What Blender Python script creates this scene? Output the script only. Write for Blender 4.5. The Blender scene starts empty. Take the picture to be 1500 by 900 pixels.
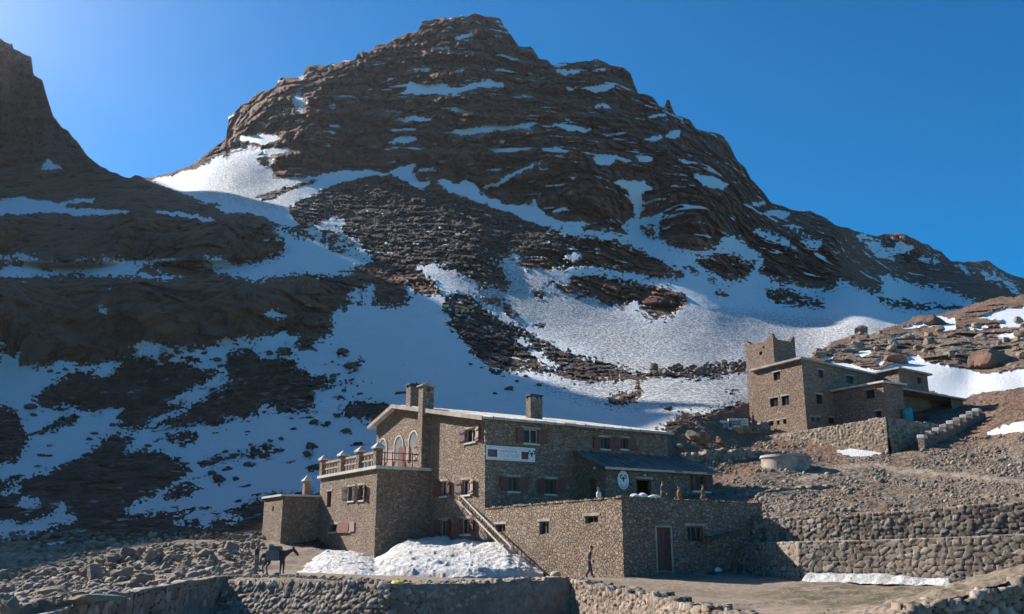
import bpy, bmesh, math, random
import numpy as np
from mathutils import Vector, Matrix
R = math.radians
S = bpy.context.scene
# ------------------------------------------------------------------ camera
PITCH = R(15.06); F = 1300.0
cd = bpy.data.cameras.new('camera'); cam = bpy.data.objects.new('camera', cd)
S.collection.objects.link(cam); S.camera = cam
cam.location = (0, 0, 0); cam.rotation_euler = (math.pi/2 + PITCH, 0, 0)
cd.sensor_width = 36; cd.lens = 36*F/1500; cd.clip_start = .5; cd.clip_end = 8000
# ------------------------------------------------------------------ light
SUN_AZ = R(-56); SUN_EL = R(32)
SUN = Vector((math.sin(SUN_AZ)*math.cos(SUN_EL), math.cos(SUN_AZ)*math.cos(SUN_EL), math.sin(SUN_EL)))
w = bpy.data.worlds.new('World'); S.world = w; w.use_nodes = True
nt = w.node_tree; bg = nt.nodes['Background']
GLOW = 6.0
sk = nt.nodes.new('ShaderNodeTexSky'); sk.sky_type = 'NISHITA'; sk.sun_disc = False
sk.sun_elevation = SUN_EL; sk.sun_rotation = SUN_AZ
sk.altitude = 2600; sk.air_density = 1.0; sk.dust_density = 0.8; sk.ozone_density = 4.0
hs = nt.nodes.new("ShaderNodeHueSaturation"); hs.inputs["Saturation"].default_value = 2.1; hs.inputs["Hue"].default_value = .494
nt.links.new(sk.outputs[0], hs.inputs["Color"]); 
# bright hazy glow round the sun (it stands just outside the frame at the left)
tc = nt.nodes.new('ShaderNodeTexCoord'); vd = nt.nodes.new('ShaderNodeVectorMath'); vd.operation = 'DOT_PRODUCT'; nt.links.new(tc.outputs['Generated'], vd.inputs[0]); vd.inputs[1].default_value = SUN
def _m(op, a, b):
    x = nt.nodes.new('ShaderNodeMath'); x.operation = op
    for i, v in enumerate((a, b)):
        if hasattr(v, 'is_output'): nt.links.new(v, x.inputs[i])
        else: x.inputs[i].default_value = v
    return x.outputs[0]
dp = _m('MAXIMUM', vd.outputs['Value'], 0.0); gl = _m('ADD', _m('MULTIPLY', _m('POWER', dp, 22.0), GLOW), _m('MULTIPLY', _m('POWER', dp, 110.0), GLOW*6))
sc_ = nt.nodes.new('ShaderNodeVectorMath'); sc_.operation = 'SCALE'; sc_.inputs[0].default_value = (1.0, .93, .84); nt.links.new(gl, sc_.inputs[3])
ad = nt.nodes.new('ShaderNodeVectorMath'); ad.operation = 'ADD'; nt.links.new(hs.outputs[0], ad.inputs[0]); nt.links.new(sc_.outputs[0], ad.inputs[1]); nt.links.new(ad.outputs[0], bg.inputs[0]); bg.inputs[1].default_value = 0.092
sd = bpy.data.lights.new('sun', 'SUN'); sd.energy = 5.0; sd.angle = R(.5); sd.color = (1, .95, .88)
so = bpy.data.objects.new('sun', sd); S.collection.objects.link(so)
so.rotation_euler = SUN.to_track_quat('Z', 'Y').to_euler(); so.location = (-60, 20, 60)
S.view_settings.view_transform = 'Standard'; S.view_settings.look = 'None'
S.view_settings.exposure = 0.86; S.view_settings.gamma = 1
S.render.engine = 'CYCLES'; S.cycles.max_bounces = 5; S.cycles.diffuse_bounces = 3
# ------------------------------------------------------------------ helpers
COL = S.collection
def tag(o, label=None, cat=None, group=None, kind=None):
    if label: o['label'] = label
    if cat: o['category'] = cat
    if group: o['group'] = group
    if kind: o['kind'] = kind
    return o
def empty(name, loc, label, cat, group=None, rz=0):
    o = bpy.data.objects.new(name, None); COL.objects.link(o)
    o.location = loc; o.rotation_euler = (0, 0, rz); o.empty_display_size = .3
    return tag(o, label, cat, group)
def mesh_obj(name, verts, faces, mat=None, parent=None, smooth=False):
    me = bpy.data.meshes.new(name); me.from_pydata([tuple(v) for v in verts], [], faces); me.update()
    o = bpy.data.objects.new(name, me); COL.objects.link(o)
    if mat is not None: me.materials.append(mat)
    if parent is not None: o.parent = parent
    if smooth: me.polygons.foreach_set('use_smooth', [True]*len(me.polygons))
    return o
def grid_obj(name, P, mat, attrs=None, smooth=True, parent=None, flip=False):
    """P: (n, m, 3) array of points -> one sheet"""
    n, m = P.shape[:2]
    me = bpy.data.meshes.new(name)
    me.vertices.add(n*m); me.vertices.foreach_set('co', P.reshape(-1).astype(np.float32))
    i = np.arange(n-1)[:, None]*m + np.arange(m-1)[None, :]
    q = np.stack([i, i+1, i+m+1, i+m], -1).reshape(-1, 4)
    if flip: q = q[:, ::-1]
    nf = len(q)
    me.loops.add(nf*4); me.loops.foreach_set('vertex_index', q.reshape(-1).astype(np.int32))
    me.polygons.add(nf); me.polygons.foreach_set('loop_start', np.arange(0, nf*4, 4, dtype=np.int32))
    me.polygons.foreach_set('loop_total', np.full(nf, 4, dtype=np.int32))
    me.update(calc_edges=True)
    if smooth: me.polygons.foreach_set('use_smooth', np.ones(nf, dtype=bool))
    for k, a in (attrs or {}).items():
        at = me.attributes.new(k, 'FLOAT', 'POINT'); at.data.foreach_set('value', a.reshape(-1).astype(np.float32))
    me.materials.append(mat); me.validate()
    o = bpy.data.objects.new(name, me); COL.objects.link(o)
    if parent is not None: o.parent = parent
    return o
cP, sP = math.cos(PITCH), math.sin(PITCH)
def at(px, py, Y):
    """point seen in direction (px,py) of the 1500x900 photo at forward distance Y (numpy ok)"""
    u = (np.asarray(px, float)-750)/F; v = (450-np.asarray(py, float))/F
    dy = cP - v*sP; dz = sP + v*cP
    k = Y/dy
    return np.stack(np.broadcast_arrays(u*k, Y*np.ones_like(k), dz*k), -1)
def project(P):
    P = np.asarray(P, float); x, y, z = P[..., 0], P[..., 1], P[..., 2]
    d = y*cP + z*sP; v = -y*sP + z*cP
    return 750+F*x/d, 450-F*v/d
# numpy gradient-ish noise
def _h(ix, iy, iz, s):
    n = (ix*374761393 + iy*668265263 + iz*2147483647*3 + s*974634777).astype(np.int64) & 0xffffffff
    n = ((n ^ (n >> 13))*1274126177) & 0xffffffff
    n = ((n ^ (n >> 16))*2246822519) & 0xffffffff
    return ((n ^ (n >> 15)) & 0xffff)/65535.0
def vnoise(P, s=0):
    P = np.asarray(P, float); i = np.floor(P).astype(np.int64); f = P-i; f = f*f*f*(f*(f*6-15)+10)
    x, y, z = i[..., 0], i[..., 1], i[..., 2]; fx, fy, fz = f[..., 0], f[..., 1], f[..., 2]
    def L(dy, dz):
        a = _h(x, y+dy, z+dz, s); b = _h(x+1, y+dy, z+dz, s); return a+(b-a)*fx
    a = L(0, 0); a = a+(L(1, 0)-a)*fy; b = L(0, 1); b = b+(L(1, 1)-b)*fy
    return (a+(b-a)*fz)*2-1
def fbm(P, octv=4, s=0, gain=.5):
    P = np.asarray(P, float); r = 0; a = 1.0; t = 0
    for k in range(octv):
        r = r+a*vnoise(P*2.03**k+17.3*k, s+k); t += a; a *= gain
    return r/t
def ridged(P, octv=4, s=0, gain=.55):
    P = np.asarray(P, float); r = 0; a = 1.0; t = 0
    for k in range(octv):
        r = r+a*(1-np.abs(vnoise(P*2.07**k+9.1*k, s+k))*2); t += a; a *= gain
    return r/t
def vor3(P, s=0):
    """per-cell random value and edge closeness of a jittered 3D lattice"""
    P = np.asarray(P, np.float32); i = np.floor(P).astype(np.int64); f1 = np.full(P.shape[:-1], 9., np.float32); f2 = f1.copy(); idv = np.zeros(P.shape[:-1], np.float32)
    for dx in (-1, 0, 1):
        for dy in (-1, 0, 1):
            for dz in (-1, 0, 1):
                a, b, c = i[..., 0]+dx, i[..., 1]+dy, i[..., 2]+dz; r = _h(a, b, c, s)
                d = (P[..., 0]-a-r)**2+(P[..., 1]-b-(r*7.31) % 1)**2+(P[..., 2]-c-(r*23.7) % 1)**2; m = d < f1
                f2 = np.where(m, f1, np.minimum(f2, d)); idv = np.where(m, (r*91.7) % 1, idv); f1 = np.where(m, d, f1)
    return idv, np.sqrt(f2)-np.sqrt(f1)
def sstep(a, b, x):
    t = np.clip((x-a)/(b-a), 0, 1); return t*t*(3-2*t)
def rbf(pts, vals, q, reg=1e-4):
    """thin-plate interpolation"""
    pts = np.asarray(pts, float)/100; q = np.asarray(q, float)/100; vals = np.asarray(vals, float); n = len(pts)
    def U(d2): return np.where(d2 > 1e-12, d2*np.log(d2+1e-12), 0)
    K = U(((pts[:, None]-pts[None])**2).sum(-1))+reg*np.eye(n)
    Pm = np.hstack([np.ones((n, 1)), pts]); A = np.zeros((n+3, n+3)); A[:n, :n] = K; A[:n, n:] = Pm; A[n:, :n] = Pm.T
    c = np.linalg.solve(A, np.concatenate([vals, np.zeros(3)]))
    sh = q.shape[:-1]; Q = q.reshape(-1, 2); out = np.full(len(Q), c[n])+Q@c[n+1:]
    for i in range(n):
        out += c[i]*U(((Q-pts[i])**2).sum(-1))
    return out.reshape(sh)
# raster canvas that covers photo pixels [-100,1600]x[-100,900]
OX, OY, RW, RH = 100, 100, 1700, 1000
def fill(cv, poly, val):
    p = np.asarray(poly, float)+[OX, OY]
    y0 = max(0, int(math.floor(p[:, 1].min()))); y1 = min(RH-1, int(math.ceil(p[:, 1].max())))
    for y in range(y0, y1+1):
        yc = y+.5; xs = []
        for k in range(len(p)):
            (xa, ya), (xb, yb) = p[k], p[(k+1) % len(p)]
            if (ya <= yc) != (yb <= yc): xs.append(xa+(yc-ya)*(xb-xa)/(yb-ya))
        xs.sort()
        for a, b in zip(xs[::2], xs[1::2]):
            a = max(0, int(round(a))); b = min(RW, int(round(b)))
            if b > a: cv[y, a:b] = val
def blur(cv, s):
    r = int(3*s)+1; k = np.exp(-.5*(np.arange(-r, r+1)/s)**2); k /= k.sum()
    pad = np.pad(cv, r, mode='edge')
    a = sum(k[i]*pad[:, i:i+cv.shape[1]] for i in range(2*r+1))
    return sum(k[i]*a[i:i+cv.shape[0], :] for i in range(2*r+1))
def sample(cv, px, py):
    x = np.clip(px+OX-.5, 0, RW-1.001); y = np.clip(py+OY-.5, 0, RH-1.001)
    i = np.floor(x).astype(int); j = np.floor(y).astype(int); fx = x-i; fy = y-j
    return (cv[j, i]*(1-fx)+cv[j, i+1]*fx)*(1-fy)+(cv[j+1, i]*(1-fx)+cv[j+1, i+1]*fx)*fy
# ------------------------------------------------------------------ shader helper
class NT:
    def __init__(s, name):
        s.m = bpy.data.materials.new(name); s.m.use_nodes = True; s.t = s.m.node_tree
        s.b = s.t.nodes['Principled BSDF']; s.b.inputs['Roughness'].default_value = .85
        s.b.inputs['Specular IOR Level'].default_value = .25
        s.g = s.t.nodes.new('ShaderNodeNewGeometry')
    def pos(s): return s.g.outputs['Position']
    def obj(s): return s.n('ShaderNodeTexCoord').outputs['Object']
    def n(s, ty, **kw):
        x = s.t.nodes.new(ty)
        for k, v in kw.items(): setattr(x, k, v)
        return x
    def set(s, sock, v):
        if hasattr(v, 'is_output'): s.t.links.new(v, sock)
        elif v is not None: sock.default_value = v
    def noise(s, scale, detail=4, rough=.55, vec=None, dist=0, col=False):
        x = s.n('ShaderNodeTexNoise'); s.set(x.inputs['Vector'], vec or s.pos())
        x.inputs['Scale'].default_value = scale; x.inputs['Detail'].default_value = detail
        x.inputs['Roughness'].default_value = rough; x.inputs['Distortion'].default_value = dist
        return x.outputs['Color' if col else 'Fac']
    def vor(s, scale, feature='F1', out='Distance', vec=None, rnd=1):
        x = s.n('ShaderNodeTexVoronoi', feature=feature); s.set(x.inputs['Vector'], vec or s.pos())
        x.inputs['Scale'].default_value = scale; x.inputs['Randomness'].default_value = rnd
        return x.outputs[out]
    def math(s, op, a, b=None, c=None, clamp=False):
        x = s.n('ShaderNodeMath', operation=op, use_clamp=clamp)
        s.set(x.inputs[0], a); s.set(x.inputs[1], b); s.set(x.inputs[2], c); return x.outputs[0]
    def vmath(s, op, a, b=None):
        x = s.n('ShaderNodeVectorMath', operation=op); s.set(x.inputs[0], a)
        if b is not None: s.set(x.inputs[1], b)
        return x.outputs[0]
    def rng(s, v, a, b, c=0., d=1.):
        x = s.n('ShaderNodeMapRange', interpolation_type='SMOOTHSTEP'); s.set(x.inputs[0], v)
        for i, k in enumerate((a, b, c, d)): x.inputs[i+1].default_value = k
        return x.outputs[0]
    def mix(s, f, a, b, blend='MIX'):
        x = s.n('ShaderNodeMix', data_type='RGBA', blend_type=blend); s.set(x.inputs[0], f)
        for k, v in ((6, a), (7, b)):
            if isinstance(v, (tuple, list)): v = tuple(v)+(1,) if len(v) == 3 else v
            s.set(x.inputs[k], v)
        return x.outputs[2]
    def ramp(s, f, stops):
        x = s.n('ShaderNodeValToRGB'); s.set(x.inputs[0], f); e = x.color_ramp.elements
        while len(e) < len(stops): e.new(.5)
        for k, (p, c) in enumerate(stops):
            e[k].position = p; e[k].color = tuple(c)+(1,) if len(c) == 3 else c
        return x.outputs[0]
    def attr(s, name):
        x = s.n('ShaderNodeAttribute', attribute_name=name); return x.outputs['Fac']
    def bump(s, h, strength=1, dist=.1, nrm=None):
        x = s.n('ShaderNodeBump'); s.set(x.inputs['Height'], h); x.inputs['Strength'].default_value = strength
        x.inputs['Distance'].default_value = dist
        if nrm is not None: s.set(x.inputs['Normal'], nrm)
        return x.outputs[0]
    def out(s, col=None, nrm=None, rough=None):
        s.set(s.b.inputs['Base Color'], tuple(col)+(1,) if isinstance(col, tuple) and len(col) == 3 else col)
        if nrm is not None: s.set(s.b.inputs['Normal'], nrm)
        if rough is not None: s.set(s.b.inputs['Roughness'], rough)
        return s.m
def scaled(m, f):   # scale vector helper
    x = m.n('ShaderNodeMapping'); m.set(x.inputs['Vector'], m.pos()); x.inputs['Scale'].default_value = f; return x.outputs[0]
# ================================================================== MOUNTAIN
def slope_col(m):
    c = m.ramp(m.noise(1.6, 7, .75), [(.3, (.20, .148, .105)), (.5, (.33, .25, .18)), (.7, (.43, .335, .25))])
    v = m.n('ShaderNodeSeparateColor'); m.set(v.inputs[0], m.vor(3.6, out='Color'))
    c = m.mix(m.math('MULTIPLY', m.rng(m.noise(.5, 5, .7), .42, .6), .75), c, m.ramp(v.outputs[0], [(0, (.07, .06, .052)), (.6, (.19, .165, .14)), (1, (.38, .34, .3))]))
    c = m.mix(m.math('MULTIPLY', m.rng(m.noise(.12, 4, .6), .5, .65), .5), c, (.20, .125, .08))
    return m.mix(m.attr('track'), c, (.46, .36, .27))
def mountain_material(name='mountain_rock_and_snow', near=False):
    m = NT(name)
    sn = m.attr('snow'); sc = m.attr('scree')
    k = 2.5 if near else 1.0
    edge = m.math('ADD', m.math('MULTIPLY', m.math('SUBTRACT', m.noise(.35*k, 6, .65), .5), .75),
                  m.math('MULTIPLY', m.math('SUBTRACT', m.noise(1.1*k, 4, .6), .5), .35))
    vb = m.n('ShaderNodeSeparateColor'); m.set(vb.inputs[0], m.vor(.55*k, out='Color'))
    edge = m.math('ADD', edge, m.math('MULTIPLY', m.math('SUBTRACT', vb.outputs[1], .5), .34))
    smask = m.rng(m.math('ADD', sn, edge), .40, .46)
    # rock
    st = scaled(m, (.05, .05, .17))
    strat = m.noise(1.0, 6, .62, vec=st, dist=.6)
    n1 = m.noise(.03*k, 7, .6); n2 = m.noise(.25*k, 6, .65)
    rock = m.ramp(strat, [(.25, (.12, .048, .027)), (.42, (.25, .10, .052)), (.56, (.40, .17, .085)), (.68, (.27, .115, .062)), (.8, (.155, .075, .045))])
    rock = m.mix(m.rng(n1, .42, .62), rock, (.30, .14, .075))
    rock = m.mix(m.math('MULTIPLY', m.rng(n2, .45, .7), .5), rock, (.055, .045, .042))
    joints = scaled(m, (.3*k, .3*k, .07*k))
    jn = m.noise(1.0, 5, .7, vec=joints)
    rock = m.mix(m.math('MULTIPLY', m.rng(jn, .53, .60), .75), rock, (.045, .03, .022))
    hl = m.noise(.7*k, 6, .75); rock = m.mix(m.math('MULTIPLY', m.rng(hl, .56, .7), .6), rock, (.40, .225, .14))
    # scree
    v = m.vor(1.0*k, out='Color'); vs = m.math('MULTIPLY', v, 1.0)
    vs = m.n('ShaderNodeSeparateColor'); m.set(vs.inputs[0], v)
    scr = m.ramp(vs.outputs[0], [(.0, (.038, .022, .015)), (.35, (.07, .042, .029)), (.6, (.118, .072, .050)), (.88, (.185, .12, .084)), (.975, (.19, .16, .14)), (.988, (.55, .55, .56))])
    scr = m.mix(m.math('MULTIPLY', m.rng(m.noise(.12*k, 7, .7), .45, .6), .55), scr, (.036, .028, .025))
    base = m.mix(sc, rock, scr)
    if near: base = m.mix(m.attr('tan'), base, slope_col(m))
    snc = m.mix(m.rng(m.noise(.2*k, 6, .7), .5, .75, 0, .35), (.86, .86, .85), (.70, .67, .63))
    speck = m.rng(m.math('ADD', m.noise(1.6*k, 5, .75), m.math('MULTIPLY', m.attr('dirty'), .19)), .64, .72)
    snc = m.mix(m.math('MULTIPLY', speck, .8), snc, (.12, .11, .10))
    col = m.mix(smask, base, snc)
    hb = m.math('ADD', m.math('MULTIPLY', m.noise(.5*k, 8, .7), 1.2), m.math('MULTIPLY', m.noise(.09*k, 6, .65), 3.0))
    hb = m.math('ADD', hb, m.math('ADD', m.math('MULTIPLY', strat, .5), m.math('MULTIPLY', jn, 1.3)))
    blk = m.math('ADD', m.math('MULTIPLY', m.vor(.42*k, out='Distance'), -1.1), m.math('MULTIPLY', m.vor(1.2*k, out='Distance'), -.8))
    hb = m.math('ADD', hb, m.math('MULTIPLY', blk, m.math('ADD', .35, m.math('MULTIPLY', sc, .9))))
    hs = m.math('MULTIPLY', m.noise(.9*k, 6, .75), .55)
    h = m.n('ShaderNodeMix', data_type='FLOAT'); m.set(h.inputs[0], smask); m.set(h.inputs[2], hb); m.set(h.inputs[3], hs)
    nrm = m.bump(h.outputs[0], 1.0, 2.2/k)
    return m.out(col, nrm, m.mix(smask, (.9, .9, .9), (.6, .6, .6)))
MOUNT = mountain_material()

SKY = [(-100,-10),(-60,30),(-20,50),(0,58),(12,62),(20,72),(46,84),(49,110),(62,118),(68,140),(74,158),(78,172),(90,185),(100,193),(112,205),(124,222),(132,232),
 (150,246),(170,255),(190,261),(198,257),(205,257),(212,260),(222,260),(240,256),(262,250),(285,238),(302,226),(318,214),(331,203),(335,172),(347,162),(355,152),(365,148),
 (375,138),(400,130),(410,115),(440,112),(450,98),(472,96),(490,92),(520,88),(524,78),(540,76),(553,66),(570,64),(575,58),(598,48),(612,44),(618,32),(640,27),
 (655,26),(680,24),(695,21),(722,26),(733,28),(740,40),(748,50),(760,68),(780,70),(790,86),(802,88),(808,94),(835,93),(862,90),(872,88),(885,90),(898,98),
 (912,98),(924,108),(930,125),(935,138),(955,140),(965,156),(973,158),(977,146),(981,147),(984,158),(990,168),(1010,175),(1022,190),(1045,195),(1058,198),
 (1068,212),(1080,235),(1092,245),(1100,262),(1115,278),(1130,298),(1160,308),(1185,309),(1205,318),(1225,331),(1245,335),(1252,338),(1265,342),(1280,346),
 (1292,344),(1325,342),(1340,350),(1356,358),(1380,369),(1393,384),(1410,384),(1430,383),(1446,382),(1460,392),(1475,400),(1500,409),(1540,425),(1600,450)]
BOT = [(-100,870),(0,860),(200,850),(400,850),(470,800),(560,735),(1000,735),(1100,640),(1200,600),(1350,560),(1600,520)]
# depth control points (px, py, forward distance in metres)
DM = [(-100,860,60),(0,850,62),(200,840,66),(400,850,62),(0,800,78),(200,790,82),(400,780,84),(0,700,108),(200,700,112),(400,690,112),(550,740,92),(700,740,92),(900,740,92),
 (1000,735,90),(600,700,104),(750,680,108),(0,600,142),(200,600,145),(400,600,140),(0,535,162),(200,525,166),(350,500,172),(450,500,176),(600,600,134),(600,520,165),
 (750,600,132),(900,620,126),(980,640,112),(600,455,195),(620,420,215),(750,540,168),(750,470,205),(750,420,235),(900,560,160),(900,500,200),(900,440,245),
 (1050,600,128),(1050,540,180),(1050,470,240),(1200,600,150),(1200,520,215),(1200,470,265),(1350,560,190),(1350,470,280),(1600,520,260),(1600,460,420),
 (0,400,186),(200,404,190),(350,406,196),(450,405,205),(540,400,225),(0,385,210),(200,385,214),(350,392,214),(430,370,222),(480,360,240),(-100,400,186),(-100,540,160),
 (500,320,285),(600,340,275),(700,360,265),(800,375,270),(420,325,262),(420,290,300),(560,262,335),(480,270,330),(680,285,325),(760,320,312),(850,340,300),(400,262,332),(340,260,330),
 (300,245,360),(230,262,380),(330,205,395),(380,200,375),(340,165,415),(450,180,370),(450,100,430),(500,200,365),(600,230,352),(560,120,410),(600,50,450),(700,230,352),(700,120,405),(700,22,470),
 (800,250,335),(820,180,375),(800,90,440),(880,290,322),(900,180,385),(900,100,440),(900,350,300),(950,300,345),(960,240,355),(1000,330,315),(1000,400,285),(1000,170,430),(930,330,335),
 (1060,300,345),(1080,235,430),(1080,360,330),(1150,350,365),(1150,305,450),(1100,420,300),(1200,400,350),(1200,318,470),(1250,410,350),(1290,425,365),(1240,345,450),
 (1275,350,640),(1310,400,560),(1330,342,700),(1400,440,420),(1400,400,640),(1440,385,760),(1500,412,800),(1500,450,480),(1350,445,400),(1600,450,800),(1900,450,760),(1900,520,420)]
DLc = [(-100,400,186),(0,400,186),(200,404,190),(350,406,196),(-100,385,208),(0,385,208),(200,385,212),(350,388,214),(410,372,222),(-100,378,212),(0,376,214),(200,376,216),(350,374,218),(415,352,224),
 (-100,318,226),(0,316,228),(200,316,230),(330,318,232),(400,334,232),(-100,300,252),(0,298,256),(150,298,258),(300,300,256),(0,260,300),(100,260,300),(200,264,300),(260,284,276),
 (60,240,318),(150,248,318),(0,200,345),(80,180,360),(0,130,372),(0,60,400),(-100,100,400),(-100,-10,430),(48,100,385),(340,306,250)]
def depth(px, py):
    q = np.stack([px, py], -1)
    dm = np.array(DM, float); dl = np.array(DLc, float)
    a = np.exp(rbf(dm[:, :2], np.log(dm[:, 2]), q)); b = np.exp(rbf(dl[:, :2], np.log(dl[:, 2]), q))
    cv = np.zeros((RH, RW)); fill(cv, [(-100,-100),(140,-100),(205,262),(236,274),(268,288),(300,295),(350,306),(388,318),(403,333),(414,346),(418,358),(414,371),(395,379),(300,388),(200,388),(-100,388)], 1)
    cv = blur(cv, 3.0); mk = sample(cv, px, py)
    # lower side: the two fields agree, blend over a wide band
    mk = np.where(py > 380, mk*sstep(395, 380, py), mk)
    return a*(1-mk)+b*mk
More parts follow.
